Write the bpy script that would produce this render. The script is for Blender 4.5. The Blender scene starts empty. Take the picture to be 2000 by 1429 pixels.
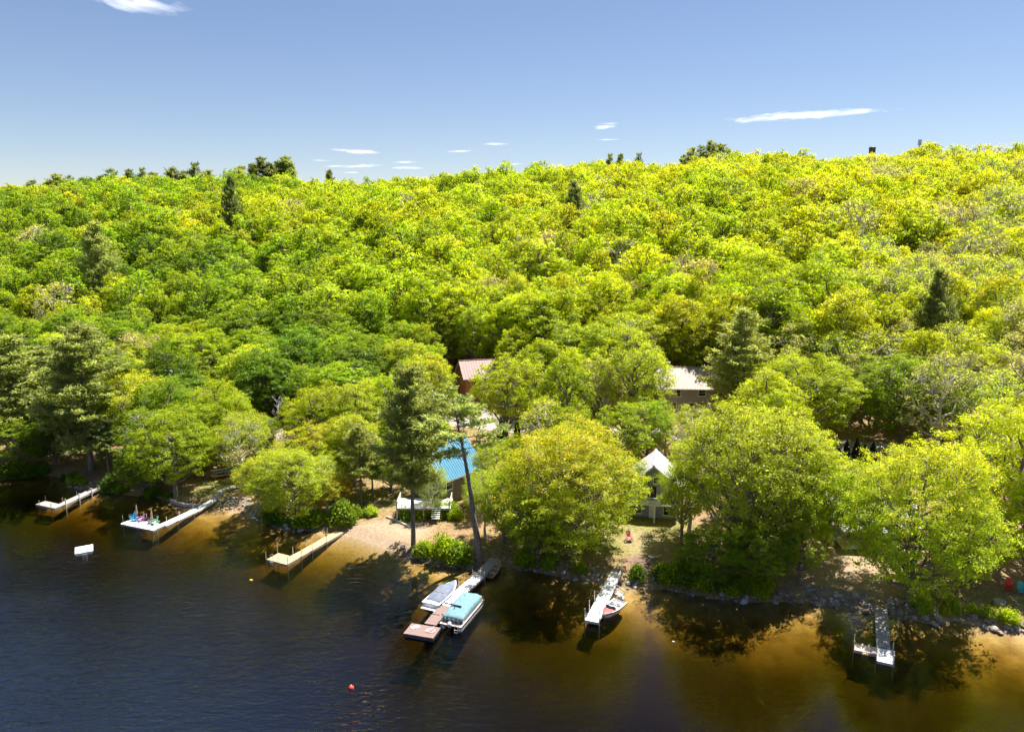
import bpy, math, random
import numpy as np
from mathutils import Vector, Matrix

# ------------------------------------------------------------------ camera, sky, sun, exposure
FPX, CAMH, PITCH = 1450.0, 42.0, math.atan((714.5-440)/1450.0)   # photo is 2000 x 1429
SC = bpy.context.scene
COL = SC.collection
SUN_AZ, SUN_EL = math.radians(48), math.radians(66)                # azimuth measured from +Y towards +X
cam_d = bpy.data.cameras.new('camera'); cam = bpy.data.objects.new('camera', cam_d); COL.objects.link(cam)
cam.location = (0, 0, CAMH); cam.rotation_euler = (math.pi/2-PITCH, 0, 0)
cam_d.sensor_width = 36; cam_d.lens = 36*FPX/2000; cam_d.clip_start = 0.5; cam_d.clip_end = 40000
SC.camera = cam
world = bpy.data.worlds.new('World'); SC.world = world; world.use_nodes = True
wn = world.node_tree; bg = wn.nodes['Background']
sky = wn.nodes.new('ShaderNodeTexSky'); sky.sky_type = 'NISHITA'; sky.sun_disc = False
sky.sun_elevation = SUN_EL; sky.sun_rotation = SUN_AZ; sky.altitude = 150
sky.air_density = 1.0; sky.dust_density = 0.05; sky.ozone_density = 4.2
wb = wn.nodes.new('ShaderNodeMix'); wb.data_type = 'RGBA'; wb.blend_type = 'MULTIPLY'; wb.inputs[0].default_value = 1
wb.inputs[7].default_value = (.99, .885, .89, 1)                    # white balance of the whole sky
wn.links.new(sky.outputs[0], wb.inputs[6]); wn.links.new(wb.outputs[2], bg.inputs[0]); bg.inputs[1].default_value = 0.055
sun_d = bpy.data.lights.new('sun', 'SUN'); sun = bpy.data.objects.new('sun', sun_d); COL.objects.link(sun)
sdir = Vector((math.sin(SUN_AZ)*math.cos(SUN_EL), math.cos(SUN_AZ)*math.cos(SUN_EL), math.sin(SUN_EL)))
sun.rotation_euler = sdir.to_track_quat('Z', 'Y').to_euler(); sun.location = (60, 60, 120)
sun_d.energy = 5.0; sun_d.angle = math.radians(0.53); sun_d.color = (1.0, 0.96, 0.89)
SC.view_settings.view_transform = 'Standard'; SC.view_settings.look = 'None'
SC.view_settings.exposure = 1.33; SC.view_settings.gamma = 1
SC.render.engine = 'CYCLES'
SC.cycles.max_bounces = 12; SC.cycles.diffuse_bounces = 5; SC.cycles.glossy_bounces = 2
SC.cycles.transmission_bounces = 7; SC.cycles.use_light_tree = False; SC.cycles.transparent_max_bounces = 10
SC.cycles.use_denoising = True; SC.cycles.caustics_reflective = False; SC.cycles.caustics_refractive = False

# ------------------------------------------------------------------ pixel <-> place
CP, SP = math.cos(PITCH), math.sin(PITCH)
def ray(px, py):
    dx, dz0 = (px-1000)/FPX, -(py-714.5)/FPX
    return np.array([dx, CP+dz0*SP, -SP+dz0*CP])
def gp(px, py, z=0.0):
    d = ray(px, py); t = (z-CAMH)/d[2]
    return np.array([d[0]*t, d[1]*t])
def proj(x, y, z):
    yy, zz = y, z-CAMH
    f = yy*CP-zz*SP; u = yy*SP+zz*CP
    return 1000+FPX*x/f, 714.5-FPX*u/f, f

# ------------------------------------------------------------------ terrain
SHORE_PX = [(-400,950),(-200,946),(0,938),(60,931),(112,928),(140,948),(165,958),(200,955),(235,966),(300,968),(340,982),(385,990),
 (420,993),(470,998),(500,1010),(560,1035),(640,1038),(690,1046),(740,1064),(790,1082),(830,1095),(880,1108),(935,1110),
 (985,1106),(1050,1115),(1120,1130),(1180,1136),(1230,1145),(1300,1150),(1400,1168),(1480,1174),(1560,1172),(1640,1185),
 (1700,1195),(1760,1205),(1830,1218),(1870,1208),(1920,1224),(2000,1240),(2200,1262),(2500,1290)]
_s = np.array([gp(*p) for p in SHORE_PX]); _s = _s[np.argsort(_s[:,0])]
_sx = np.concatenate([[-2600,-700], _s[:,0], [400,2600]]); _sy = np.concatenate([[70,150], _s[:,1], [40,-60]])
def shore(x): return np.interp(x, _sx, _sy)
SKY_PX = [(-400,372),(0,366),(250,358),(500,356),(700,352),(1000,338),(1200,326),(1400,316),(1600,312),(1800,304),(2000,298),(2400,292)]
def ridge(u):
    px = 1000+u*FPX
    y = np.interp(px, [p[0] for p in SKY_PX], [p[1] for p in SKY_PX])
    return 42+455*(440-y)/FPX*1.02-21
rs = np.random.RandomState(7)
_vn = rs.rand(64, 64)
def vnoise(x, y, s):
    x = np.asarray(x)/s; y = np.asarray(y)/s
    xi = np.floor(x).astype(int); yi = np.floor(y).astype(int); fx = x-xi; fy = y-yi
    fx = fx*fx*(3-2*fx); fy = fy*fy*(3-2*fy)
    g = lambda a, b: _vn[a % 64, b % 64]
    return (g(xi,yi)*(1-fx)+g(xi+1,yi)*fx)*(1-fy)+(g(xi,yi+1)*(1-fx)+g(xi+1,yi+1)*fx)*fy
def height(x, y):
    x = np.asarray(x, float); y = np.asarray(y, float)
    d = (y-shore(x))*0.88
    low = np.interp(d, [-400,-70,-45,-30,-20,-12,-6,-2.5,0,1.2,3,10,30,60,80], [-6.6,-6.6,-6.2,-5.6,-4.6,-3.0,-1.4,-.5,0,.75,1.15,1.7,3.2,5.6,6.6])
    y0 = shore(x)+62
    yy = np.maximum(y, 1)
    s = (y-y0)/(460-y0)
    g = np.interp(s, [0,.08,.18,.3,.5,.75,1,1.4,3,8], [0,.07,.22,.42,.68,.89,1,.97,.6,.35])
    A = ridge(np.clip(x/yy, -.95, .95))-6
    und = (vnoise(x+500, y+300, 45)-.5)*7*np.clip((s-.05)*4, 0, 1)
    fine = (vnoise(x+90, y+11, 5)-.5)*.35*np.clip(d/8, 0, 1)+(vnoise(x+3, y+71, 3.1)-.5)*.3*np.clip(-d/6, 0, 1)
    return low+g*A+und+fine
def hz(x, y): return float(height(x, y))
def hit(px, py):                                            # where the line of sight meets the ground
    d = ray(px, py); t = 30.0
    while t < 900:
        p = d*t
        if p[2]+CAMH < max(hz(p[0], p[1]), 0.0):
            break
        t += .5
    lo, hi = t-.5, t
    for _ in range(12):
        m = (lo+hi)/2; p = d*m
        if p[2]+CAMH < max(hz(p[0], p[1]), 0.0): hi = m
        else: lo = m
    p = d*hi
    return p[0], p[1], max(hz(p[0], p[1]), 0.0)

# ------------------------------------------------------------------ materials
def nmat(name):
    m = bpy.data.materials.new(name); m.use_nodes = True
    nt = m.node_tree; nt.nodes.clear()
    out = nt.nodes.new('ShaderNodeOutputMaterial')
    return m, nt, out
def N(nt, typ, **kw):
    n = nt.nodes.new(typ)
    for k, v in kw.items(): setattr(n, k, v)
    return n
def mixc(nt, a, b, fac, blend='MIX'):
    m = N(nt, 'ShaderNodeMix', data_type='RGBA', blend_type=blend)
    for s, v in ((m.inputs['Factor'], fac), (m.inputs[6], a), (m.inputs[7], b)):
        if hasattr(v, 'is_output'): nt.links.new(v, s)
        else: s.default_value = v if not isinstance(v, tuple) else (*v, 1)[:4]
    return m.outputs[2]
def noise(nt, scale, detail=4, rough=.55, vec=None, dist=0):
    n = N(nt, 'ShaderNodeTexNoise'); n.inputs['Scale'].default_value = scale
    n.inputs['Detail'].default_value = detail; n.inputs['Roughness'].default_value = rough
    n.inputs['Distortion'].default_value = dist
    if vec is not None: nt.links.new(vec, n.inputs['Vector'])
    return n.outputs['Fac']
def ramp(nt, fac, stops):
    r = N(nt, 'ShaderNodeValToRGB'); e = r.color_ramp.elements
    while len(e) < len(stops): e.new(.5)
    for el, (p, c) in zip(e, stops):
        el.position = p; el.color = (*c, 1) if isinstance(c, tuple) else (c, c, c, 1)
    nt.links.new(fac, r.inputs[0]); return r.outputs[0]
def maprange(nt, v, a, b, c=0., d=1.):
    m = N(nt, 'ShaderNodeMapRange'); nt.links.new(v, m.inputs[0])
    for i, x in enumerate((a, b, c, d)): m.inputs[i+1].default_value = x
    return m.outputs[0]
def math_(nt, op, a, b=None):
    m = N(nt, 'ShaderNodeMath', operation=op)
    for s, v in zip(m.inputs, (a, b)):
        if v is None: continue
        if hasattr(v, 'is_output'): nt.links.new(v, s)
        else: s.default_value = v
    return m.outputs[0]
def simple(name, col, rough=.6, var=.25, scale=6., metal=0., bump=0., coord='Object', spec=.4, dark=None):
    m, nt, out = nmat(name)
    p = N(nt, 'ShaderNodeBsdfPrincipled'); tc = N(nt, 'ShaderNodeTexCoord')
    f = noise(nt, scale, 5, .6, tc.outputs[coord])
    d = dark if dark else tuple(c*(1-var) for c in col)
    l = tuple(min(1, c*(1+var*.5)) for c in col)
    nt.links.new(ramp(nt, f, [(.3, d), (.7, l)]), p.inputs['Base Color'])
    p.inputs['Roughness'].default_value = rough; p.inputs['Metallic'].default_value = metal
    p.inputs['Specular IOR Level'].default_value = spec
    if bump:
        b = N(nt, 'ShaderNodeBump'); b.inputs['Strength'].default_value = bump; b.inputs['Distance'].default_value = .05
        nt.links.new(noise(nt, scale*4, 4, .6, tc.outputs[coord]), b.inputs['Height']); nt.links.new(b.outputs[0], p.inputs['Normal'])
    nt.links.new(p.outputs[0], out.inputs[0])
    return m
def leaf_material(name, trans=.5, tmul=1.9, vspread=.35):
    m, nt, out = nmat(name)
    a1 = N(nt, 'ShaderNodeAttribute', attribute_type='INSTANCER', attribute_name='tint')
    a2 = N(nt, 'ShaderNodeAttribute', attribute_type='INSTANCER', attribute_name='tip_tint')
    av = N(nt, 'ShaderNodeAttribute', attribute_type='GEOMETRY', attribute_name='var')
    at = N(nt, 'ShaderNodeAttribute', attribute_type='GEOMETRY', attribute_name='tip')
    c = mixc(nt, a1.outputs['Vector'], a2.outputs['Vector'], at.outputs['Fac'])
    k = maprange(nt, av.outputs['Fac'], 0, 1, 1-vspread, 1+vspread)
    vm = N(nt, 'ShaderNodeVectorMath', operation='SCALE'); nt.links.new(c, vm.inputs[0]); nt.links.new(k, vm.inputs['Scale'])
    tm = N(nt, 'ShaderNodeVectorMath', operation='MULTIPLY'); nt.links.new(vm.outputs[0], tm.inputs[0]); tm.inputs[1].default_value = (tmul, tmul*1.0, tmul*.55)
    d = N(nt, 'ShaderNodeBsdfDiffuse'); nt.links.new(vm.outputs[0], d.inputs[0])
    t = N(nt, 'ShaderNodeBsdfTranslucent'); nt.links.new(tm.outputs[0], t.inputs[0])
    ms = N(nt, 'ShaderNodeMixShader'); ms.inputs[0].default_value = trans
    nt.links.new(d.outputs[0], ms.inputs[1]); nt.links.new(t.outputs[0], ms.inputs[2])
    g = N(nt, 'ShaderNodeBsdfGlossy'); g.inputs['Roughness'].default_value = .45; g.inputs[0].default_value = (1,1,1,1)
    m2 = N(nt, 'ShaderNodeMixShader'); m2.inputs[0].default_value = .012
    nt.links.new(ms.outputs[0], m2.inputs[1]); nt.links.new(g.outputs[0], m2.inputs[2])
    nt.links.new(m2.outputs[0], out.inputs[0])
    return m
M = {}
M['leaf'] = leaf_material('broad_leaves', .62, 1.7, .24)
M['needle'] = leaf_material('pine_needles', .55, 1.6)
M['bark'] = simple('bark', (.19,.16,.135), .9, .45, 3, bump=.6)
M['pinebark'] = simple('pine_bark', (.20,.165,.145), .9, .45, 2.5, bump=.6)
M['palebark'] = simple('pale_bark', (.5,.46,.42), .8, .4, 5)

# ground: needle litter, lawn, sand and lake bed by place
def ground_material():
    m, nt, out = nmat('ground_soil_and_sand')
    geo = N(nt, 'ShaderNodeNewGeometry'); P = geo.outputs['Position']
    msk = N(nt, 'ShaderNodeAttribute', attribute_type='GEOMETRY', attribute_name='patch')
    sep = N(nt, 'ShaderNodeSeparateColor'); nt.links.new(msk.outputs['Color'], sep.inputs[0])
    lawn, sand, mulch = sep.outputs
    n1 = noise(nt, .35, 5, .6, P); n2 = noise(nt, 2.2, 6, .65, P); n3 = noise(nt, 9, 4, .7, P)
    litter = ramp(nt, n2, [(.25, (.10,.06,.03)), (.5, (.25,.16,.085)), (.75, (.37,.26,.15))])
    grass = ramp(nt, n2, [(.3, (.09,.12,.02)), (.5, (.17,.17,.045)), (.72, (.32,.26,.11))])
    g1 = mixc(nt, litter, grass, ramp(nt, n1, [(.48, 0.), (.68, .65)]))
    g2 = mixc(nt, g1, grass, lawn)
    sandc = ramp(nt, n2, [(.3, (.27,.19,.125)), (.7, (.40,.30,.20))])
    g3 = mixc(nt, g2, sandc, sand)
    mul = ramp(nt, n3, [(.3, (.10,.055,.045)), (.7, (.26,.17,.14))])
    g4 = mixc(nt, g3, mul, mulch)
    bedn = noise(nt, .5, 6, .62, P)
    bed = ramp(nt, bedn, [(.3, (.20,.12,.06)), (.48, (.34,.23,.12)), (.66, (.46,.33,.19))])
    spk = ramp(nt, n3, [(.62, 0.), (.72, .55)])
    bed2 = mixc(nt, bed, (.10,.07,.045), spk)
    bed3 = mixc(nt, bed2, sandc, sand)
    sx = N(nt, 'ShaderNodeSeparateXYZ'); nt.links.new(P, sx.inputs[0])
    under = maprange(nt, sx.outputs[2], .06, -.06)
    mud = maprange(nt, sx.outputs[2], -.7, -2.4)
    bed4 = mixc(nt, bed3, (.092,.086,.056), mud)
    colr = mixc(nt, g4, bed4, under)
    p = N(nt, 'ShaderNodeBsdfPrincipled'); nt.links.new(colr, p.inputs['Base Color'])
    p.inputs['Roughness'].default_value = .95; p.inputs['Specular IOR Level'].default_value = .1
    b = N(nt, 'ShaderNodeBump'); b.inputs['Strength'].default_value = .5; b.inputs['Distance'].default_value = .15
    nt.links.new(n2, b.inputs['Height']); nt.links.new(b.outputs[0], p.inputs['Normal'])
    nt.links.new(p.outputs[0], out.inputs[0]); return m
M['ground'] = ground_material()

def water_material():
    m, nt, out = nmat('lake_water')
    geo = N(nt, 'ShaderNodeNewGeometry'); P = geo.outputs['Position']
    mp = N(nt, 'ShaderNodeMapping'); nt.links.new(P, mp.inputs[0]); mp.inputs['Rotation'].default_value = (0, 0, math.radians(-28)); mp.inputs['Scale'].default_value = (.55, 1.5, 1)
    w1 = noise(nt, .95, 3, .55, mp.outputs[0], .6)
    w2 = noise(nt, 2.8, 3, .5, mp.outputs[0], .4)
    mp2 = N(nt, 'ShaderNodeMapping'); nt.links.new(P, mp2.inputs[0]); mp2.inputs['Rotation'].default_value = (0, 0, math.radians(35)); mp2.inputs['Scale'].default_value = (.7, 1.3, 1)
    w3 = noise(nt, 1.4, 3, .5, mp2.outputs[0], .5)
    h = math_(nt, 'ADD', math_(nt, 'ADD', math_(nt, 'MULTIPLY', w1, 1.0), math_(nt, 'MULTIPLY', w2, .32)), math_(nt, 'MULTIPLY', w3, .5))
    wind = ramp(nt, noise(nt, .035, 3, .5, P, .5), [(.35, .25), (.62, 1.)])
    dm = N(nt, 'ShaderNodeVectorMath', operation='DISTANCE'); nt.links.new(P, dm.inputs[0]); dm.inputs[1].default_value = (-50, 30, 0)
    calm = maprange(nt, dm.outputs['Value'], 34, 84, 1., .15)
    b = N(nt, 'ShaderNodeBump'); b.inputs['Distance'].default_value = .26
    nt.links.new(h, b.inputs['Height']); nt.links.new(math_(nt, 'MULTIPLY', wind, calm), b.inputs['Strength'])
    fr = N(nt, 'ShaderNodeFresnel'); nt.links.new(maprange(nt, dm.outputs['Value'], 22, 56, 2.75, 1.36), fr.inputs['IOR']); nt.links.new(b.outputs[0], fr.inputs['Normal'])
    gl = N(nt, 'ShaderNodeBsdfGlossy'); gl.inputs['Roughness'].default_value = .06; nt.links.new(b.outputs[0], gl.inputs['Normal'])
    gl.inputs[0].default_value = (1,1,1,1)
    tr = N(nt, 'ShaderNodeBsdfTransparent')
    ms = N(nt, 'ShaderNodeMixShader'); nt.links.new(fr.outputs[0], ms.inputs[0]); nt.links.new(tr.outputs[0], ms.inputs[1]); nt.links.new(gl.outputs[0], ms.inputs[2])
    nt.links.new(ms.outputs[0], out.inputs['Surface'])
    va = N(nt, 'ShaderNodeVolumeAbsorption'); va.inputs['Density'].default_value = 1.0
    va.inputs['Color'].default_value = (.735, .67, .26, 1)                # tannin stained water, extinction = 1 - colour
    nt.links.new(va.outputs[0], out.inputs['Volume'])
    return m
M['water'] = water_material()

# ------------------------------------------------------------------ mesh helpers
def np_mesh(name, V, Q, mats, attrs=None, midx=None, smooth=False):
    me = bpy.data.meshes.new(name); V = np.asarray(V, np.float32).reshape(-1, 3); Q = np.asarray(Q, np.int32).reshape(-1, 4)
    me.vertices.add(len(V)); me.vertices.foreach_set('co', V.ravel())
    me.loops.add(Q.size); me.loops.foreach_set('vertex_index', Q.ravel())
    me.polygons.add(len(Q)); me.polygons.foreach_set('loop_start', np.arange(0, Q.size, 4, dtype=np.int32))
    if midx is not None: me.polygons.foreach_set('material_index', np.asarray(midx, np.int32))
    for k, a in (attrs or {}).items():
        at = me.attributes.new(k, 'FLOAT', 'FACE'); at.data.foreach_set('value', np.asarray(a, np.float32))
    for mt in mats: me.materials.append(mt)
    me.update(calc_edges=True)
    if smooth: me.polygons.foreach_set('use_smooth', np.ones(len(Q), bool))
    return me
class MB:
    def __init__(s): s.v = []; s.f = []
    def add(s, vs, fs):
        o = len(s.v); s.v += [tuple(v) for v in vs]; s.f += [tuple(i+o for i in f) for f in fs]; return s
    def box(s, c, d, rz=0, rx=0, ry=0):
        R = Matrix.Rotation(rz, 3, 'Z') @ Matrix.Rotation(ry, 3, 'Y') @ Matrix.Rotation(rx, 3, 'X')
        vs = [Vector(c)+R @ Vector((sx*d[0]/2, sy*d[1]/2, sz*d[2]/2)) for sz in (-1,1) for sy in (-1,1) for sx in (-1,1)]
        return s.add(vs, [(0,2,3,1),(4,5,7,6),(0,1,5,4),(2,6,7,3),(0,4,6,2),(1,3,7,5)])
    def tube(s, pts, rad, n=6, cap=True):
        pts = [Vector(p) for p in pts]; rad = rad if isinstance(rad, (list, tuple)) else [rad]*len(pts)
        rings = []
        for i, p in enumerate(pts):
            t = (pts[min(i+1, len(pts)-1)]-pts[max(i-1, 0)]).normalized()
            a = t.orthogonal() if abs(t.z) > .9 or abs(t.z) < .05 and False else t.cross(Vector((0,0,1)))
            if a.length < 1e-4: a = Vector((1,0,0))
            a.normalize(); b = t.cross(a)
            rings.append([p+(a*math.cos(2*math.pi*k/n)+b*math.sin(2*math.pi*k/n))*rad[i] for k in range(n)])
        vs = [v for r in rings for v in r]; fs = []
        for i in range(len(pts)-1):
            for k in range(n):
                fs.append((i*n+k, i*n+(k+1) % n, (i+1)*n+(k+1) % n, (i+1)*n+k))
        if cap: fs += [tuple(range(n))[::-1], tuple(range((len(pts)-1)*n, len(pts)*n))]
        return s.add(vs, fs)
    def prism(s, poly, z0, z1):                       # polygon in xy, extruded in z
        n = len(poly); vs = [(x, y, z0) for x, y in poly]+[(x, y, z1) for x, y in poly]
        return s.add(vs, [tuple(range(n))[::-1], tuple(range(n, 2*n))]+[(i, (i+1) % n, n+(i+1) % n, n+i) for i in range(n)])
    def xz(s, poly, y0, y1):                          # polygon in xz, extruded in y
        n = len(poly); vs = [(x, y0, z) for x, z in poly]+[(x, y1, z) for x, z in poly]
        return s.add(vs, [tuple(range(n)), tuple(range(n, 2*n))[::-1]]+[(i, n+i, n+(i+1) % n, (i+1) % n) for i in range(n)])
    def loft(s, rings, close=True, cap=True):
        n = len(rings[0]); vs = [v for r in rings for v in r]; fs = []
        for i in range(len(rings)-1):
            for k in range(n if close else n-1):
                fs.append((i*n+k, i*n+(k+1) % n, (i+1)*n+(k+1) % n, (i+1)*n+k))
        if cap: fs += [tuple(range(n))[::-1], tuple(range((len(rings)-1)*n, len(rings)*n))]
        return s.add(vs, fs)
    def mesh(s, name, mat, smooth=False):
        me = bpy.data.meshes.new(name); me.from_pydata(s.v, [], s.f)
        me.materials.append(mat)
        import bmesh
        bm = bmesh.new(); bm.from_mesh(me); bmesh.ops.recalc_face_normals(bm, faces=bm.faces); bm.to_mesh(me); bm.free()
        if smooth: me.polygons.foreach_set('use_smooth', np.ones(len(me.polygons), bool))
        me.update(); return me
    def build(s, name, mat, parent=None, loc=(0,0,0), rz=0, smooth=False):
        return link(name, s.mesh(name, mat, smooth), parent, loc, rz)
def link(name, me, parent=None, loc=(0,0,0), rz=0, rot=None):
    o = bpy.data.objects.new(name, me); COL.objects.link(o); o.location = loc
    o.rotation_euler = rot if rot is not None else (0, 0, rz)
    if parent is not None: o.parent = parent
    return o
def tag(o, label=None, cat=None, group=None, kind=None):
    for k, v in (('label', label), ('category', cat), ('group', group), ('kind', kind)):
        if v: o[k] = v
    return o
def thing(name, label, cat, loc=(0,0,0), rz=0, group=None):
    return tag(link(name, None, None, loc, rz), label, cat, group)

# ------------------------------------------------------------------ ground sheet and lake
def axis(parts):
    out = []
    for a, b, st in parts: out += list(np.arange(a, b, st))
    return np.array(out+[parts[-1][1]])
xs = axis([(-2600,-400,200),(-400,-120,7),(-120,-95,2.5),(-95,75,1.0),(75,120,2.5),(120,400,7),(400,2600,200)])
ys = axis([(-600,-60,90),(-60,30,6),(30,60,2),(60,128,.8),(128,200,2.5),(200,560,6),(560,3200,120)])
GX, GY = np.meshgrid(xs, ys); GZ = height(GX, GY)
nx, ny = len(xs), len(ys)
idx = np.arange(nx*ny).reshape(ny, nx)
Q = np.stack([idx[:-1,:-1], idx[:-1,1:], idx[1:,1:], idx[1:,:-1]], -1).reshape(-1, 4)
me = np_mesh('ground', np.stack([GX, GY, GZ], -1), Q, [M['ground']], smooth=True)
def blob(cx, cy, rx, ry):
    w = (vnoise(GX+40, GY+9, 3.5)-.5)*.9
    return np.clip((1.15-np.sqrt(((GX-cx)/rx)**2+((GY-cy)/ry)**2)+w*.6)*2.2, 0, 1)
def pblob(px, py, rx, ry):
    x, y, z = hit(px, py); return blob(x, y, rx, ry)
lawn = np.clip(pblob(1225,1040,9,7)*.75+pblob(1680,930,6,6)+pblob(430,945,4,5)*.8+pblob(720,980,6,5)*.6+pblob(1130,1075,5,4)*.5+pblob(1900,1180,8,3)*.4, 0, 1)
sandm = np.clip(pblob(745,1045,6.5,5)+pblob(700,1062,5,5)*.7+pblob(1640,1110,6,6)*.75+pblob(1560,1105,5,5)*.6+pblob(1260,1060,3,3)*.4+pblob(1880,1215,3,2.5)*.8, 0, 1)
mulch = pblob(1252,1098,2.6,1.9)
ca = me.color_attributes.new('patch', 'FLOAT_COLOR', 'POINT')
ca.data.foreach_set('color', np.stack([lawn, sandm, mulch, np.ones_like(lawn)], -1).astype(np.float32).ravel())
tag(link('ground', me), kind='structure')
wv = MB().box((0, -100, -6), (5190, 990, 12))
tag(wv.build('lake_water', M['water']), kind='structure')

# ------------------------------------------------------------------ tree builders
def tubes_np(segs, n):
    """segs: list of (p0,p1,r0,r1) -> verts, quads"""
    if not segs: return np.zeros((0,3)), np.zeros((0,4), int)
    A = np.array([s[0] for s in segs], float); B = np.array([s[1] for s in segs], float)
    r0 = np.array([s[2] for s in segs]); r1 = np.array([s[3] for s in segs])
    t = B-A; t /= np.linalg.norm(t, axis=1, keepdims=True)+1e-9
    ref = np.where(np.abs(t[:, 2:3]) > .8, [[1.,0,0]], [[0,0,1.]])
    a = np.cross(t, ref); a /= np.linalg.norm(a, axis=1, keepdims=True); b = np.cross(t, a)
    an = 2*np.pi*np.arange(n)/n
    off = a[:,None,:]*np.cos(an)[None,:,None]+b[:,None,:]*np.sin(an)[None,:,None]
    V = np.concatenate([A[:,None,:]+off*r0[:,None,None], B[:,None,:]+off*r1[:,None,None]], 1)
    k = np.arange(n); q = np.stack([k, (k+1) % n, n+(k+1) % n, n+k], 1)
    Qd = q[None]+(np.arange(len(segs))*2*n)[:,None,None]
    return V.reshape(-1,3), Qd.reshape(-1,4)
def leaves_np(rng, P, Nn, size, aspect=.62):
    n = len(P)
    Nn = Nn/(np.linalg.norm(Nn, axis=1, keepdims=True)+1e-9)
    r = rng.normal(size=(n,3)); u = np.cross(Nn, r); u /= np.linalg.norm(u, axis=1, keepdims=True)+1e-9
    w = np.cross(Nn, u); s = size*np.exp(rng.normal(0, .28, (n,1)))
    V = np.stack([P-u*s*.5, P+w*s*.5*aspect-u*s*.08, P+u*s*.5, P-w*s*.5*aspect-u*s*.08], 1)
    return V.reshape(-1,3), np.arange(n*4).reshape(-1,4)
def curve_segs(p0, p1, r0, r1, rng, k=3, sag=.12, up=.15):
    p0 = np.array(p0, float); p1 = np.array(p1, float); L = np.linalg.norm(p1-p0)
    pts = [p0+(p1-p0)*i/k for i in range(k+1)]
    for i in range(1, k): pts[i] = pts[i]+rng.normal(0, sag*L*.35, 3)+np.array([0,0,-up*L*math.sin(math.pi*i/k)*.6])
    rr = [r0+(r1-r0)*i/k for i in range(k+1)]
    return [(pts[i], pts[i+1], rr[i], rr[i+1]) for i in range(k)]
def broadleaf(seed, H=15., R=5.5, base=.25, nlobe=13, nclump=20, nleaf=60, leaf=.28, cr=.85, twigs=.35, density=1., lean=0., birch=False):
    rng = np.random.RandomState(seed)
    c0 = base*H; cz = (c0+H)/2; rz = (H-c0)/2
    lobes = []
    off = rng.rand()*6.28
    for i in range(nlobe):
        zz = 1-1.86*(i+.5)/nlobe; ph = i*2.39996+off; rr = math.sqrt(max(0, 1-zz*zz))
        k = .58+rng.rand()*.26
        lob = np.array([R*rr*math.cos(ph)*k, R*rr*math.sin(ph)*k, cz+zz*rz*k+rng.normal(0, .3)])
        lr = R*(.25+.17*rng.rand())*(1.08 if zz > .3 else .95)
        lobes.append((lob, lr))
    segs6, segs3 = [], []
    tr = .028*H*(.8 if birch else 1)
    topz = cz+rz*.35
    tp = [np.array([0,0,-.4])]
    for i in range(1, 6):
        z = topz*i/5; tp.append(np.array([lean*z+rng.normal(0, .12), rng.normal(0, .12), z]))
    for i in range(5): segs6.append((tp[i], tp[i+1], tr*(1.25 if i == 0 else 1-.17*i), tr*(1-.17*(i+1))))
    CP_, CN_, CT = [], [], []
    for lob, lr in lobes:
        zt = min(max(c0*.8, lob[2]-np.hypot(lob[0], lob[1])*.75-1), topz*.95)
        f = zt/topz*5; i0 = min(int(f), 4); p0 = tp[i0]+(tp[i0+1]-tp[i0])*(f-i0)
        segs6 += curve_segs(p0, lob, tr*.42, tr*.16, rng)
        m = max(4, int(nclump*(lr/(R*.34))**2))
        d = rng.normal(size=(m,3)); d /= np.linalg.norm(d, axis=1, keepdims=True)
        outw = lob-np.array([0,0,cz]); outw /= np.linalg.norm(outw)+1e-9
        flip = (d@outw+.55*d[:,2] < -.55); d[flip] *= -1
        c = lob+d*(lr*(.50+.56*rng.rand(m,1)))*np.array([1,1,1.12])+np.array([0,0,.18*lr])
        c[:,2] = np.maximum(c[:,2], .6+rng.rand(m)*.8)
        for j in range(m):
            if rng.rand() < twigs: segs3.append((lob+(c[j]-lob)*.1, c[j], tr*.10, tr*.04))
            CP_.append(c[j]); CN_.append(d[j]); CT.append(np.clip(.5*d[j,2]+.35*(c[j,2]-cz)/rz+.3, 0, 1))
    CP_ = np.array(CP_); CN_ = np.array(CN_); CT = np.array(CT)
    cv = rng.rand(len(CP_))
    nl = rng.poisson(nleaf*density*np.exp(rng.normal(0, .35, len(CP_)))).clip(2)
    idx = np.repeat(np.arange(len(CP_)), nl); n = len(idx)
    o = rng.normal(size=(n,3))*cr*np.array([.55,.55,.34]); P = CP_[idx]+o
    Nn = CN_[idx]*.5+np.array([0,0,.45])+rng.normal(0, .42, (n,3))+o*.3
    V, Qd = leaves_np(rng, P, Nn, leaf)
    var = np.clip(.6*cv[idx]+.4*rng.rand(n), 0, 1)
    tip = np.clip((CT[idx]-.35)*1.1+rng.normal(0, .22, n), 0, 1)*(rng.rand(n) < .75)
    tv, tq = tubes_np(segs6, 6); t3, q3 = tubes_np(segs3, 3)
    TV = np.concatenate([tv, t3]); TQ = np.concatenate([tq, q3+len(tv)])
    return dict(H=H, R=R, trunk=(TV, TQ), crown=(V, Qd, var, tip))
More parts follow.
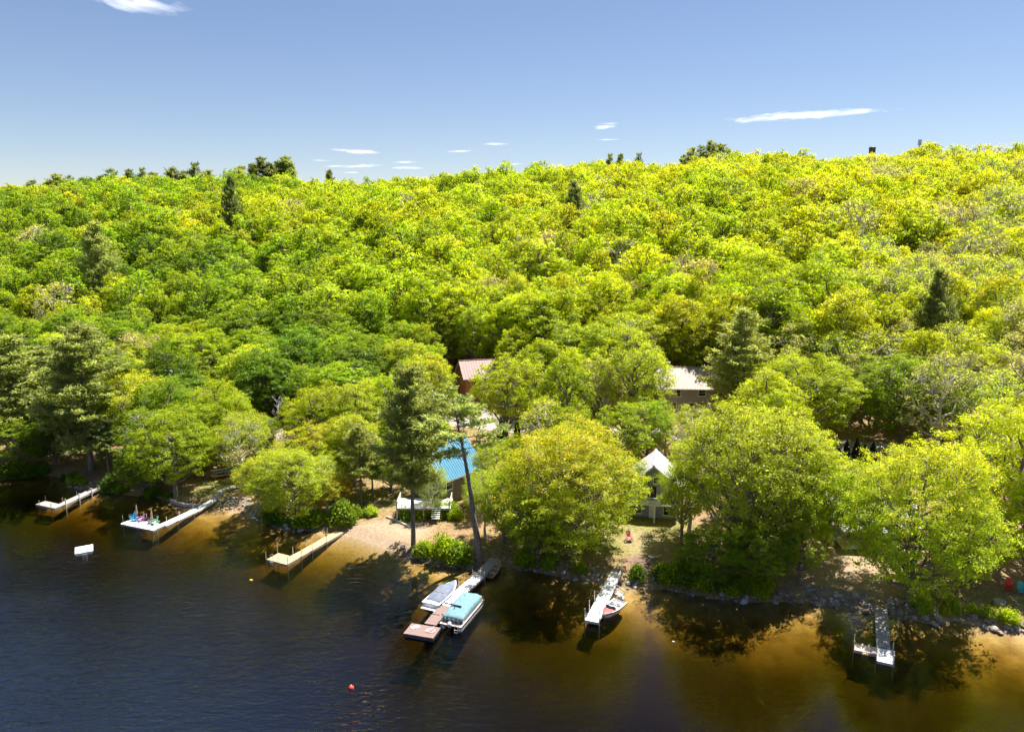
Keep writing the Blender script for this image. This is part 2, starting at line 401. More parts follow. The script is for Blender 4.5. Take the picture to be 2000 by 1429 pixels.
def pine(seed, H=22., R=4.6, bare=.3, nper=5, step=.8, needle=.5, tuft=11, dens=1., flat=.75, lean=0.):
    rng = np.random.RandomState(seed); segs6, segs3 = [], []
    tr = .0135*H
    tp = [np.array([lean*H*(i/8)**1.3+rng.normal(0, .05), rng.normal(0, .05), H*.985*i/8-(.4 if i == 0 else 0)]) for i in range(9)]
    for i in range(8): segs6.append((tp[i], tp[i+1], tr*(1-i/8.4)*(1.15 if i == 0 else 1), tr*(1-(i+1)/8.4)))
    at = lambda z: tp[min(int(z/(H*.985)*8), 7)]+(tp[min(int(z/(H*.985)*8), 7)+1]-tp[min(int(z/(H*.985)*8), 7)])*(z/(H*.985)*8-min(int(z/(H*.985)*8), 7))
    P, Nn, tv_, dirs = [], [], [], []
    z = bare*H
    while z < H*.97:
        t = (z-bare*H)/(H*(1-bare)); prof = R*(1-t)**.62*(.55+.45*min(1, t*3.2+.25))+.25
        for k in range(nper):
            if rng.rand() > .86*dens: continue
            ph = rng.rand()*6.283; L = prof*(.55+.6*rng.rand()); rise = (.12+.45*t)*L
            dv = np.array([math.cos(ph), math.sin(ph), 0]); p0 = at(z+rng.normal(0, .15)); side = np.array([-dv[1], dv[0], 0])
            p1 = p0+dv*L*.55+np.array([0,0,rise*.35]); p2 = p0+dv*L+np.array([0,0,rise])
            segs3 += [(p0, p1, tr*.22*(1-t*.7)+.01, tr*.13*(1-t*.7)+.008), (p1, p2, tr*.13*(1-t*.7)+.008, .006)]
            nt_ = max(3, int(L*5.0))
            bv = rng.rand()
            for j in range(nt_):
                s = .28+.72*(j+rng.rand())/nt_
                q = p0+(p1-p0)*(s/.55) if s < .55 else p1+(p2-p1)*((s-.55)/.45)
                wdt = .34*L*(1-abs(s-.6))*.9
                q = q+side*rng.uniform(-wdt, wdt)+np.array([0,0,rng.normal(.05, .09)])
                P.append(q); dirs.append(dv); tv_.append(.55*bv+.45*rng.rand())
        z += step*(.75+.5*rng.rand())*(1-.35*t)
    for j in range(10):
        P.append(at(H*.98)+rng.normal(0, .2, 3)+np.array([0,0,-.3*rng.rand()])); dirs.append(np.array([0,0,.2])); tv_.append(rng.rand())
    P = np.array(P); dirs = np.array(dirs); tv_ = np.array(tv_)
    idx = np.repeat(np.arange(len(P)), tuft); n = len(idx)
    d = dirs[idx]*.55+np.array([0,0,flat*.5])+rng.normal(0, .55, (n,3)); d /= np.linalg.norm(d, axis=1, keepdims=True)
    Lg = needle*np.exp(rng.normal(0, .25, (n,1))); w = np.cross(d, rng.normal(size=(n,3))); w /= np.linalg.norm(w, axis=1, keepdims=True)+1e-9
    B = P[idx]+rng.normal(0, .10, (n,3)); wd = needle*.15
    V = np.stack([B, B+d*Lg*.5+w*wd, B+d*Lg, B+d*Lg*.5-w*wd], 1).reshape(-1,3); Qd = np.arange(n*4).reshape(-1,4)
    a, b = tubes_np(segs6, 8); c, e = tubes_np(segs3, 4)
    return dict(H=H, R=R, trunk=(np.concatenate([a, c]), np.concatenate([b, e+len(a)])), crown=(V, Qd, tv_[idx], np.clip(rng.rand(n)-.4, 0, 1)))
def bare_tree(seed, H=14., R=3.5, stems=1):
    rng = np.random.RandomState(seed); s6, s3 = [], []
    for st in range(stems):
        a0 = rng.rand()*6.28; ln = (.05 if stems == 1 else .2)
        top = np.array([math.cos(a0)*ln*H, math.sin(a0)*ln*H, H*(.85+.15*rng.rand())]); k = 6
        pts = [np.array([rng.normal(0, .1), rng.normal(0, .1), -.3])+top*(i/k)+rng.normal(0, .12, 3)*(i > 0) for i in range(k+1)]
        r = .012*H
        for i in range(k): s6.append((pts[i], pts[i+1], r*(1-i/(k+.4)), r*(1-(i+1)/(k+.4))))
        for j in range(16):
            f = .35+.6*rng.rand(); i = min(int(f*k), k-1); p = pts[i]+(pts[i+1]-pts[i])*(f*k-i)
            ph = rng.rand()*6.28; L = R*(1.1-f*.7)*(.5+.6*rng.rand()); q = p+np.array([math.cos(ph)*L*.7, math.sin(ph)*L*.7, L*(.5+.5*rng.rand())])
            s3 += curve_segs(p, q, r*.32, r*.1, rng, 3, .15, .05)
            for m in range(5):
                g = .3+.7*rng.rand(); b = p+(q-p)*g; ph2 = rng.rand()*6.28; l2 = L*.4*(.5+rng.rand())
                s3.append((b, b+np.array([math.cos(ph2)*l2*.6, math.sin(ph2)*l2*.6, l2*.8]), r*.11, r*.04))
    a, b = tubes_np(s6, 6); c, e = tubes_np(s3, 3)
    return dict(H=H, R=R, trunk=(np.concatenate([a, c]), np.concatenate([b, e+len(a)])), crown=None)
def cone_tree(seed, H=3.2, R=.75):
    rng = np.random.RandomState(seed); n = 2600
    t = rng.rand(n)**1.4; ph = rng.rand(n)*6.283; rad = R*(1-t)**.8*np.minimum(1, .55+t*3)*(.75+.3*rng.rand(n))
    P = np.stack([np.cos(ph)*rad, np.sin(ph)*rad, .12+t*(H-.15)], 1)
    Nn = np.stack([np.cos(ph), np.sin(ph), .5+0*ph], 1)+rng.normal(0, .4, (n,3))
    V, Qd = leaves_np(rng, P, Nn, .2, .7)
    a, b = tubes_np([(np.array([0,0,-.2]), np.array([0,0,H*.8]), .07, .02)], 6)
    return dict(H=H, R=R, trunk=(a, b), crown=(V, Qd, rng.rand(n), np.zeros(n)))
def shrub(seed, H=1.6, R=1.5, n=2600, leaf=.2):
    rng = np.random.RandomState(seed); k = 26
    c = rng.normal(size=(k,3)); c /= np.linalg.norm(c, axis=1, keepdims=True); c[:,2] = np.abs(c[:,2])
    c = c*np.array([R*.72, R*.72, H*.72])*(.5+.5*rng.rand(k,1)); c[:,2] += .12*H
    idx = rng.randint(0, k, n); o = rng.normal(size=(n,3))*np.array([R,R,H])*.16; P = c[idx]+o; P[:,2] = np.maximum(P[:,2], .03)
    Nn = c[idx]*.35/R+np.array([0,0,.55])+rng.normal(0, .5, (n,3))
    V, Qd = leaves_np(rng, P, Nn, leaf)
    a, b = tubes_np([(np.array([0,0,-.2]), c[j]*.95, .03, .008) for j in range(k)], 3)
    cv = rng.rand(k)
    return dict(H=H, R=R, trunk=(a, b), crown=(V, Qd, .6*cv[idx]+.4*rng.rand(n), np.clip(c[idx,2]/H-.4+rng.normal(0, .2, n), 0, 1)))
def split_mesh(pr, nm, bark, leafm):
    pr['tm'] = np_mesh(nm+'_trunk', *pr['trunk'], [bark], smooth=True)
    if pr['crown'] is not None:
        V, Qd, var, tip = pr['crown']; pr['cm'] = np_mesh(nm+'_crown', V, Qd, [leafm], {'var': var, 'tip': tip})
    return pr
def joined_mesh(pr, nm, bark, leafm):
    tv, tq = pr['trunk']; V, Qd, var, tip = pr['crown']; n = len(tq)
    pr['jm'] = np_mesh(nm, np.concatenate([tv, V]), np.concatenate([tq, Qd+len(tv)]), [bark, leafm],
        {'var': np.concatenate([np.zeros(n), var]), 'tip': np.concatenate([np.zeros(n), tip])}, np.concatenate([np.zeros(n), np.ones(len(Qd))]))
    return pr
BK, LF, PB, ND = M['bark'], M['leaf'], M['pinebark'], M['needle']
NEAR = [split_mesh(broadleaf(100+i, 16, 6.5, .13, 26, 30, 50, .20, .50), 'near%d' % i, BK, LF) for i in range(4)]
BIG = [split_mesh(broadleaf(160, 19, 9.3, .06, 46, 40, 44, .215, .56, .3), 'big0', BK, LF), split_mesh(broadleaf(161, 20, 9.8, .20, 42, 38, 42, .215, .58, .5), 'big1', BK, LF),
       split_mesh(broadleaf(162, 17, 9.3, .12, 42, 40, 43, .215, .56, .4), 'big2', BK, LF)]
OPEN = [split_mesh(broadleaf(130+i, 16, 6.0, .24, 23, 26, 42, .20, .52, .8), 'open%d' % i, BK, LF) for i in range(3)]
THIN = [split_mesh(broadleaf(150+i, 14, 4.6, .22, 20, 20, 26, .19, .52, 1.0, birch=True), 'thin%d' % i, M['palebark'], LF) for i in range(3)]
MID = [split_mesh(broadleaf(200+i, 18, 5.2, .10, 22+3*(i % 3), 24, 29, .27, .52, .3), 'mid%d' % i, BK, LF) for i in range(7)]
MTHIN = [split_mesh(broadleaf(230+i, 18, 4.9, .14, 22, 20, 11, .28, .6, 1.0), 'midthin%d' % i, M['palebark'], LF) for i in range(3)]
FAR = [joined_mesh(broadleaf(300+i, 18, 5.2, .12, 20+2*(i % 3), 19, 13, .42, .55, .12), 'far%d' % i, BK, LF) for i in range(6)]
FTHIN = [joined_mesh(broadleaf(330+i, 18, 4.9, .16, 20, 17, 5, .40, .6, 1.0), 'farthin%d' % i, M['palebark'], LF) for i in range(2)]
PINE = [split_mesh(pine(400, 25, 7.0, .16, 7, .72, tuft=12), 'pine0', PB, ND), split_mesh(pine(401, 25, 5.6, .36, 7, .72, dens=.95, tuft=13), 'pine1', PB, ND),
        split_mesh(pine(402, 24, 4.4, .60, 5, 1.05, dens=.72, lean=-.10, tuft=14), 'pine2', PB, ND), split_mesh(pine(403, 20, 5.2, .2, 6, .75), 'pine3', PB, ND),
        split_mesh(pine(404, 18, 3.6, .35, 5, .75), 'pine4', PB, ND)]
FPINE = [split_mesh(pine(420+i, 20, 4.4, .3, 5, .95, needle=.75, tuft=7), 'farpine%d' % i, PB, ND) for i in range(3)]
BARE = [split_mesh(bare_tree(500, 13, 3.2), 'bare0', M['palebark'], LF), split_mesh(bare_tree(501, 9, 3, 7), 'bare1', M['palebark'], LF)]
CONE = [split_mesh(cone_tree(520+i), 'cone%d' % i, BK, LF) for i in range(2)]
SHRUB = [split_mesh(shrub(540+i), 'shrub%d' % i, BK, LF) for i in range(4)]

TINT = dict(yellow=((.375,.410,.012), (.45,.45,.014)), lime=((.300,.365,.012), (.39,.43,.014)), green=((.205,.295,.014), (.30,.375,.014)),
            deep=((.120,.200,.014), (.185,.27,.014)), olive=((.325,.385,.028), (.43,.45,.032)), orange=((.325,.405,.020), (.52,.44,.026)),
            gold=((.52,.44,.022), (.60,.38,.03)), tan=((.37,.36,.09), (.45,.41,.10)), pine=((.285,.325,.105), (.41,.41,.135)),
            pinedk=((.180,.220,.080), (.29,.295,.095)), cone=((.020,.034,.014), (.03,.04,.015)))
rt = random.Random(11)
def tree(pr, loc, H, R, tint, name, label, cat='tree', group=None, rz=None, lean=None, jitter=.12):
    o = thing(name, label, cat, loc, rt.random()*6.283 if rz is None else rz, group)
    o.scale = (R/pr['R'], R/pr['R'], H/pr['H'])
    if lean: o.rotation_euler = (lean[0], lean[1], o.rotation_euler.z)
    link('trunk', pr['tm'], o)
    if pr['crown'] is not None:
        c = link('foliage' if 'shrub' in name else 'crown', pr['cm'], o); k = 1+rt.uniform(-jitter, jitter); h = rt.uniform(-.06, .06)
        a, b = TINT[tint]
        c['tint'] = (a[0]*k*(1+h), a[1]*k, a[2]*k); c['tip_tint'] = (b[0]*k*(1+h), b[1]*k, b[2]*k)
    return o
def ptree(pr, bx, by, top, wpx, tint, name, label, cat='tree', group=None, **kw):
    """a tree whose foot is seen at (bx,by); its height and spread follow from how tall and wide it looks there"""
    x, y, z = hit(bx, by); dep = y*CP-(z-CAMH)*SP
    ang = PITCH+math.atan((top-714.5)/FPX); Ht = CAMH-y*math.tan(ang)-z
    R = wpx*.5*dep/FPX
    PLACED.append((x, y, R))
    return tree(pr, (x, y, z-.05), Ht*(.98 if 'pine' in name else .93), R*(1 if 'pine' in name else .96), tint, name, label, cat, group, **kw)
PLACED = []

# ------------------------------------------------------------------ trees placed one by one along the shore and round the houses
G_SH = 'shoreline broadleaf trees'
T = ptree
# left shore
T(PINE[0], 180,918, 622, 220, 'pine', 'pine_tree', 'broad dusky pine with layered boughs standing behind the grey wooden dock', 'pine tree', rz=.4)
T(PINE[3], 45,890, 650, 190, 'pine', 'pine_tree', 'olive pine left of the broad dusky pine, bushy down to the shore trees', 'pine tree')
T(PINE[4], 96,872, 668, 120, 'pine', 'pine_tree', 'narrow pine squeezed between two broader pines on the left shore', 'pine tree')
T(PINE[4], 214,936, 812, 62, 'pinedk', 'pine_tree', 'thin small pine with a bare lower trunk above the grey dock ramp', 'pine tree')
T(NEAR[0], 35,920, 812, 150, 'green', 'broadleaf_tree', 'low dark green tree overhanging the shaded cove', 'tree')
T(NEAR[1], 108,905, 800, 120, 'deep', 'broadleaf_tree', 'dark green tree beneath the pines beside the shaded cove', 'tree')
T(OPEN[0], 268,905, 722, 150, 'orange', 'broadleaf_tree', 'rust tinged young maple just right of the broad dusky pine', 'tree')
T(THIN[0], 300,948, 790, 140, 'green', 'birch_tree', 'grey stemmed open crowned tree between rust tinged maple and shore', 'tree')
T(NEAR[2], 345,968, 798, 165, 'lime', 'broadleaf_tree', 'light green tree with foliage down to the log sea wall', 'tree')
T(NEAR[3], 292,962, 868, 130, 'green', 'broadleaf_tree', 'low spreading tree reaching over the water by the grey dock', 'tree')
T(THIN[1], 474,952, 800, 120, 'olive', 'birch_tree', 'slim open tree beside the top of the white dock steps', 'tree')
T(NEAR[0], 575,1022, 868, 175, 'olive', 'broadleaf_tree', 'olive green tree crowding the bank beside the tan dock', 'tree')
T(OPEN[1], 520,1000, 880, 120, 'olive', 'broadleaf_tree', 'olive tree above the pale boulders left of the tan dock', 'tree')
T(THIN[2], 640,1005, 880, 90, 'olive', 'birch_tree', 'leaning pale stemmed birch beside the tan dock landing', 'tree', lean=(0, -.14))
T(OPEN[2], 650,1000, 926, 84, 'gold', 'broadleaf_tree', 'small golden orange maple near the tan dock landing', 'tree')
T(OPEN[0], 612,955, 828, 160, 'orange', 'broadleaf_tree', 'yellow orange leafed tree in front of the brown roofed house', 'tree')
T(NEAR[1], 655,958, 850, 120, 'lime', 'broadleaf_tree', 'bright green tree between golden maple and grey trunked pines', 'tree')
T(PINE[4], 706,985, 822, 88, 'pine', 'pine_tree', 'slim pine with bare grey trunk on the shaded lawn', 'pine tree')
T(PINE[4], 728,968, 850, 70, 'pinedk', 'pine_tree', 'thinner pine just behind the slim grey trunked pine', 'pine tree')
T(PINE[1], 808,1066, 706, 160, 'pine', 'pine_tree', 'tall white pine with thick bare trunk beside the sandy beach', 'pine tree', rz=2.)
T(PINE[2], 936,1093, 742, 190, 'pine', 'pine_tree', 'tall leaning pine with bare trunk at the landing of the boat dock', 'pine tree', rz=.15)
# middle and right shore
T(BIG[0], 1106,1078, 832, 306, 'orange', 'broadleaf_tree', 'huge round maple with orange tipped crown beside the pontoon boat dock', 'tree')
T(NEAR[0], 985,1060, 920, 120, 'lime', 'broadleaf_tree', 'yellow green young tree filling the gap left of the huge round maple', 'tree')
T(NEAR[3], 1052,1102, 960, 150, 'green', 'broadleaf_tree', 'low green tree under the left side of the huge round maple', 'tree')
T(THIN[0], 1345,1040, 850, 120, 'olive', 'birch_tree', 'pale stemmed birch at the right corner of the grey chalet', 'tree')
T(BIG[1], 1450,1106, 796, 310, 'olive', 'broadleaf_tree', 'large leaning oak with a dark slanting trunk right of the lawn', 'tree', lean=(0, .10), rz=1.1)
T(NEAR[1], 1545,1092, 850, 235, 'orange', 'broadleaf_tree', 'broad tree with bronze tipped leaves right of the slanting oak trunk', 'tree')
T(NEAR[0], 1390,1130, 1030, 150, 'green', 'broadleaf_tree', 'low dense green tree at the foot of the slanting oak', 'tree')
T(NEAR[3], 1480,1140, 1020, 150, 'green', 'broadleaf_tree', 'dark low tree overhanging the black shaded water', 'tree')
T(BIG[2], 1775,1166, 882, 300, 'orange', 'broadleaf_tree', 'wide spreading maple shading the dock with the ladder', 'tree', rz=2.5)
T(NEAR[0], 1880,1130, 985, 190, 'lime', 'broadleaf_tree', 'lower right limbful tree beside the wide spreading maple', 'tree')
T(NEAR[3], 1975,1085, 770, 260, 'yellow', 'broadleaf_tree', 'bright yellow green tree above the red and teal lawn chairs', 'tree')
T(OPEN[2], 2010,1150, 960, 140, 'lime', 'broadleaf_tree', 'tree with a pale trunk behind the red and teal chairs', 'tree')
T(NEAR[3], 385,925, 775, 150, 'lime', 'broadleaf_tree', 'light green tree on the bank left of the kayak rack', 'tree')
T(NEAR[1], 246,890, 752, 150, 'lime', 'broadleaf_tree', 'pale green tree tucked behind the rust tinged young maple', 'tree')
T(OPEN[0], 500,915, 800, 110, 'green', 'broadleaf_tree', 'green tree just left of the brown roofed house', 'tree')
T(NEAR[0], 690,948, 800, 135, 'olive', 'broadleaf_tree', 'olive crown behind the two slim grey trunked pines', 'tree')
T(NEAR[2], 765,962, 842, 115, 'green', 'broadleaf_tree', 'green tree between slim pines and the tall white pine', 'tree')
T(THIN[1], 845,1006, 905, 70, 'lime', 'birch_tree', 'small open tree in front of the blue roofed house', 'tree')
T(THIN[0], 948,1050, 905, 84, 'lime', 'birch_tree', 'open yellow green sapling between leaning pine and round maple', 'tree')
T(OPEN[2], 1330,1062, 900, 100, 'lime', 'broadleaf_tree', 'light tree in front of the right side of the grey chalet', 'tree')
T(OPEN[0], 1612,1072, 905, 135, 'olive', 'broadleaf_tree', 'olive green tree between bronze tipped tree and silver roofed cottage', 'tree')
T(THIN[2], 1730,1052, 925, 110, 'lime', 'birch_tree', 'open tree in front of the silver roofed cottage', 'tree')
T(OPEN[1], 1560,1142, 1010, 100, 'olive', 'broadleaf_tree', 'small tree hanging over the broad grey stone bank', 'tree')
T(NEAR[1], 1240,1005, 905, 60, 'green', 'broadleaf_tree', 'small green tree at the left corner of the grey chalet', 'tree')
# second row, round the houses and the road
T(OPEN[0], 968,985, 866, 104, 'olive', 'broadleaf_tree', 'olive tree between the blue roofed house and the round maple', 'tree')
T(THIN[1], 930,1012, 925, 66, 'lime', 'birch_tree', 'small pale sapling right of the white deck of the blue roofed house', 'tree')
T(NEAR[3], 790,905, 800, 100, 'green', 'broadleaf_tree', 'green tree behind the left side of the blue roofed house', 'tree')
T(NEAR[1], 1000,925, 850, 80, 'lime', 'broadleaf_tree', 'lime bush like tree between the road cones and the round maple', 'tree')
T(NEAR[2], 432,905, 738, 145, 'lime', 'broadleaf_tree', 'tall light green tree uphill of the kayak rack', 'tree')
T(NEAR[1], 622,905, 748, 150, 'lime', 'broadleaf_tree', 'tall fresh green tree right of the brown roofed house', 'tree')
T(OPEN[2], 702,905, 742, 135, 'olive', 'broadleaf_tree', 'tall olive tree uphill of the slim grey trunked pines', 'tree')
T(NEAR[0], 330,905, 728, 150, 'green', 'broadleaf_tree', 'tall green tree uphill of the log sea wall', 'tree')
T(OPEN[1], 160,885, 735, 120, 'olive', 'broadleaf_tree', 'olive tree showing behind the broad dusky pine', 'tree')
T(THIN[2], 1345,882, 784, 125, 'olive', 'birch_tree', 'olive open crowned birch screening the walls of the tan roofed house', 'tree')
T(NEAR[3], 1262,900, 775, 110, 'green', 'broadleaf_tree', 'rounded green tree left of the tan roofed house beside the road', 'tree')
T(BARE[0], 548,872, 738, 90, 'tan', 'bare_tree', 'leafless grey tree standing behind the brown roofed house', 'tree')
T(BARE[1], 1352,905, 826, 100, 'tan', 'bare_tree', 'leafless many stemmed white birch behind the grey chalet', 'tree')
T(PINE[3], 1446,835, 598, 165, 'pine', 'pine_tree', 'spreading blue green pine beside the tan roofed house', 'pine tree')
T(OPEN[0], 990,868, 690, 150, 'lime', 'broadleaf_tree', 'yellow green tree beside the gravel road opening', 'tree')
T(NEAR[1], 1565,860, 690, 220, 'lime', 'broadleaf_tree', 'large bright tree right of the blue green pine', 'tree')
T(THIN[1], 1180,850, 690, 110, 'tan', 'birch_tree', 'reddish budding tree above the huge round maple', 'tree')
T(OPEN[1], 1235,855, 640, 150, 'olive', 'broadleaf_tree', 'pale trunked tree immediately left of the tan roofed house', 'tree')
T(NEAR[0], 1090,850, 755, 90, 'olive', 'broadleaf_tree', 'small blue green tree beside the road behind the round maple', 'tree')
T(NEAR[3], 1760,862, 690, 210, 'green', 'broadleaf_tree', 'dense dark green tree behind the road and the cone shrubs', 'tree')
T(NEAR[2], 1880,872, 720, 200, 'green', 'broadleaf_tree', 'deep green tree behind the right end of the gravel road', 'tree')
T(OPEN[2], 840,880, 690, 130, 'orange', 'broadleaf_tree', 'golden leafed tree left of the red house', 'tree')
T(NEAR[0], 760,880, 725, 130, 'lime', 'broadleaf_tree', 'lime green tree behind the tall white pine', 'tree')
T(OPEN[1], 1420,930, 790, 120, 'lime', 'broadleaf_tree', 'light green tree behind the slanting oak crown', 'tree')
T(THIN[2], 1300,900, 800, 110, 'olive', 'birch_tree', 'olive crowned birch behind the ridge of the grey chalet', 'tree')
T(PINE[3], 1815,762, 520, 110, 'pinedk', 'pine_tree', 'dark lone pine rising from the bright slope at right', 'pine tree')
T(PINE[3], 1118,505, 352, 60, 'pinedk', 'pine_tree', 'grey green pine alone high on the slope above the tan roofed house', 'pine tree')
T(PINE[3], 462,520, 340, 62, 'pinedk', 'pine_tree', 'dark pointed pine alone below the left skyline pines', 'pine tree')
T(PINE[3], 205,640, 430, 95, 'pine', 'pine_tree', 'pale dusty pine in the middle of the left slope', 'pine tree')
T(BARE[0], 197,640, 505, 40, 'tan', 'bare_tree', 'dead white trunk standing among trees on the left slope', 'tree')
# skyline pines
for grp, lst in (('pines on the left skyline', [(66,354,.9),(95,352,.8),(112,345,1.1),(140,347,1.),(165,350,1.),(200,345,1.),(222,340,1.1),(255,337,1.2),(282,341,1.),(300,338,1.),(340,333,1.2),(362,335,1.2),(385,331,1.2),(408,334,1.3)]),
                 ('tall pines in the skyline clump', [(472,330,1.1),(497,325,1.),(512,322,1.1),(530,320,1.2),(548,322,1.1),(560,320,1.2),(572,324,.9)]),
                 ('pines on the right skyline', [(1332,301,.9),(1348,294,1.1),(1366,290,1.2),(1384,287,1.2),(1402,289,1.1),(1420,291,1.1),(1436,296,.9)])):
    for px, top, w in lst:
        yy = 452+rt.uniform(-8, 14); x = (px-1000)/FPX*(yy*CP+.25*0+ (CAMH-60)*-SP*-1) ; x = (px-1000)/FPX*(yy*CP-(60-CAMH)*SP)
        z = hz(x, yy); ztop = CAMH-yy*math.tan(PITCH+math.atan((top-714.5)/FPX))
        tree(FPINE[rt.randrange(3)], (x, yy, z-.2), max(ztop-z, 12)*rt.uniform(.98, 1.16), 6.4*w*rt.uniform(.75, 1.25), rt.choice(['pinedk','pine']), 'pine_tree',
             'dark pine of a row standing out on the %s' % ('left skyline' if 'left' in grp else 'right skyline') if 'clump' not in grp else 'tall dark pine in the clump that tops the left skyline', 'pine tree', grp)
for px, top, lab in ((645,340,'single pine on the skyline right of the tall clump'),(1190,309,'small pine poking over the middle skyline, left of a pair'),(1210,309,'small pine poking over the middle skyline beside another'),(1246,308,'little dark pine alone on the middle skyline')):
    yy = 455; x = (px-1000)/FPX*(yy*CP-(60-CAMH)*SP); z = hz(x, yy); ztop = CAMH-yy*math.tan(PITCH+math.atan((top-714.5)/FPX))
    tree(FPINE[rt.randrange(3)], (x, yy, z-.2), max(ztop-z, 11)*1.1, 4.6, 'pinedk', 'pine_tree', lab, 'pine tree')

# ------------------------------------------------------------------ the wood on the slope
CLEAR = [(1286,708,1396,792,143),(880,690,960,770,150),(930,772,1012,862,140),(860,866,932,945,104),(1240,908,1302,1010,98),(498,832,600,885,124),
         (1636,866,1840,905,130),(1630,855,1720,925,125),(1640,905,1710,955,112),(1640,1000,1690,1072,96),(1140,1005,1310,1140,96),(690,1000,810,1090,106),
         (395,885,470,960,116),(1330,830,1380,868,132)]
def blocked(x, y, z, H, R):
    px, pt, dep = proj(x, y, z+H); _, pb, _ = proj(x, y, z+H*.22); w = R*FPX/dep
    for x0, y0, x1, y1, Y in CLEAR:
        if y < Y+R*.8 and px+w*.8 > x0 and px-w*.8 < x1 and pb > y0 and pt < y1: return True
    return False
HOUSE_XY = []                                               # (x, y, radius) kept free of trees
for px, py, r in ((1345,842,10),(940,815,9),(888,985,5.5),(1285,1012,5.5),(548,905,6),(1690,1062,6.5)):
    x, y, z = hit(px, py); HOUSE_XY.append((x, y+3, r))
fr = np.random.RandomState(21)
cand = []
row = 0; y = 98.0
while y < 545:
    st = 7.3+(y-98)/447*.9
    half = y*.74+30; x = -half+(row % 2)*st*.5
    while x < half:
        cx, cy = x+fr.uniform(-.38, .38)*st, y+fr.uniform(-.38, .38)*st
        if cy-float(shore(cx)) > 13: cand.append((cx, cy))
        x += st
    y += st*.88; row += 1
items = []
for cx, cy in cand:
    z = hz(cx, cy); d = cy-float(shore(cx))
    q0 = fr.rand(); R = 3.7+3.9*q0**1.5; H = 12.5+5.5*q0+4.5*fr.rand()+2.5*(vnoise(cx, cy, 38)-.5)*2
    if d < 75: H *= .8 if d > 32 else .6; R *= .92 if d > 32 else .75
    if cy > 430: H *= .88
    if any((cx-a)**2+(cy-b)**2 < (r+R*.5)**2 for a, b, r in HOUSE_XY): continue
    if any((cx-a)**2+(cy-b)**2 < (r*.55+R*.55)**2 for a, b, r in PLACED): continue
    if blocked(cx, cy, z, H, R): continue
    u = cx/cy; n1 = float(vnoise(cx+200, cy+60, 33)); n2 = float(vnoise(cx+700, cy+900, 17)); r = fr.rand()
    warm = .10+.55*n1+.25*n2+.55*u+.00035*(cy-150)+.25*(r-.5)
    thin = (n2*.55+.45*fr.rand()+max(0, u-.2)*.75+(.07 if d < 90 else 0)) > .80
    if thin: tint = 'tan' if fr.rand() < .5 else 'olive'
    elif warm < .17: tint = 'deep' if fr.rand() < .5 else 'green'
    elif warm < .36: tint = 'green'
    elif warm < .68: tint = 'lime'
    else: tint = 'yellow'
    q = fr.rand()
    if q < .015: tint = 'orange'
    elif q < .10: tint = 'olive'
    items.append((cx, cy, z, H, R, tint, thin))
def inframe(it):
    px, py, dep = proj(it[0], it[1], it[2]+it[3]*.7); w = it[4]*FPX/dep
    return -w < px < 2000+w
items.sort(key=lambda i: i[1]-(1000 if False else 0))
single, rest, = [], []
for it in items:
    (single if len(single) < 262 and inframe(it) else rest).append(it)
LM = [(hit(px, py)[:2], nm) for px, py, nm in ((548,905,'brown roofed house'),(940,815,'rust brown house'),(888,985,'blue roofed house'),(1285,1012,'grey chalet'),(1345,842,'tan roofed house'),
      (1690,1062,'silver roofed cottage'),(1446,835,'blue green pine'),(1815,762,'dark lone pine'),(180,918,'broad dusky pine'),(1670,901,'arborvitae hedge row'),(205,640,'pale dusty pine'),
      (810,1066,'tall white pine'),(1120,1078,'huge round maple'),(1400,1106,'slanting oak'),(1975,1085,'scarlet lawn chair'),(462,520,'dark pointed pine'),(1118,505,'grey green pine'))]
KIND = dict(deep='dark green', green='mid green', lime='light green', yellow='yellow green', orange='orange tipped', olive='olive', tan='tan budding')
def wood_label(x, y, H, R, tint, thin):
    (lx, ly), nm = min(LM, key=lambda l: (l[0][0]-x)**2*1.6+(l[0][1]-y)**2)
    d = math.hypot(x-lx, y-ly); rel = 'beside' if d < 13 else ('uphill of' if y > ly+8 else ('downhill of' if y < ly-8 else 'level with'))
    size = ('broad' if R > 5.9 else 'narrow' if R < 5.0 else 'middling'); tall = ' tall' if H > 18.5 else ''
    return '%s%s %s %stree in the wood %s the %s' % (size, tall, KIND[tint], 'sparse ' if thin else '', rel, nm)
for x, y, z, H, R, tint, thin in single:
    pr = (MTHIN if thin else MID)[fr.randint(3 if thin else 7)]
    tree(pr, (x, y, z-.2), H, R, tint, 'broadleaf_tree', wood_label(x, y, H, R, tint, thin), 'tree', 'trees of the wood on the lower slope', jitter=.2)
# the rest of the wood, far up the slope: one mass
pc = bpy.data.collections.new('far_tree_kinds')
for i, pr in enumerate(FAR+FTHIN): pc.objects.link(bpy.data.objects.new('far_tree_kind_%02d' % i, pr['jm']))
me = bpy.data.meshes.new('forest'); n = len(rest); me.vertices.add(n)
me.vertices.foreach_set('co', np.array([(i[0], i[1], i[2]-.2) for i in rest], np.float32).ravel())
def pattr(nm, typ, arr, key='value'):
    a = me.attributes.new(nm, typ, 'POINT'); a.data.foreach_set(key, np.asarray(arr).ravel())
pattr('size', 'FLOAT_VECTOR', np.array([(i[4]/5.2, i[4]/5.2, i[3]/18) for i in rest], np.float32), 'vector')
pattr('turn', 'FLOAT_VECTOR', np.array([(0, 0, fr.rand()*6.283) for i in rest], np.float32), 'vector')
pattr('which', 'INT', np.array([6+fr.randint(2) if i[6] else fr.randint(6) for i in rest], np.int32))
tt, t2 = [], []
for i in rest:
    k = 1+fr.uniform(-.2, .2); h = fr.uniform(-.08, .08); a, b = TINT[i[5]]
    tt.append((a[0]*k*(1+h), a[1]*k, a[2]*k)); t2.append((b[0]*k*(1+h), b[1]*k, b[2]*k))
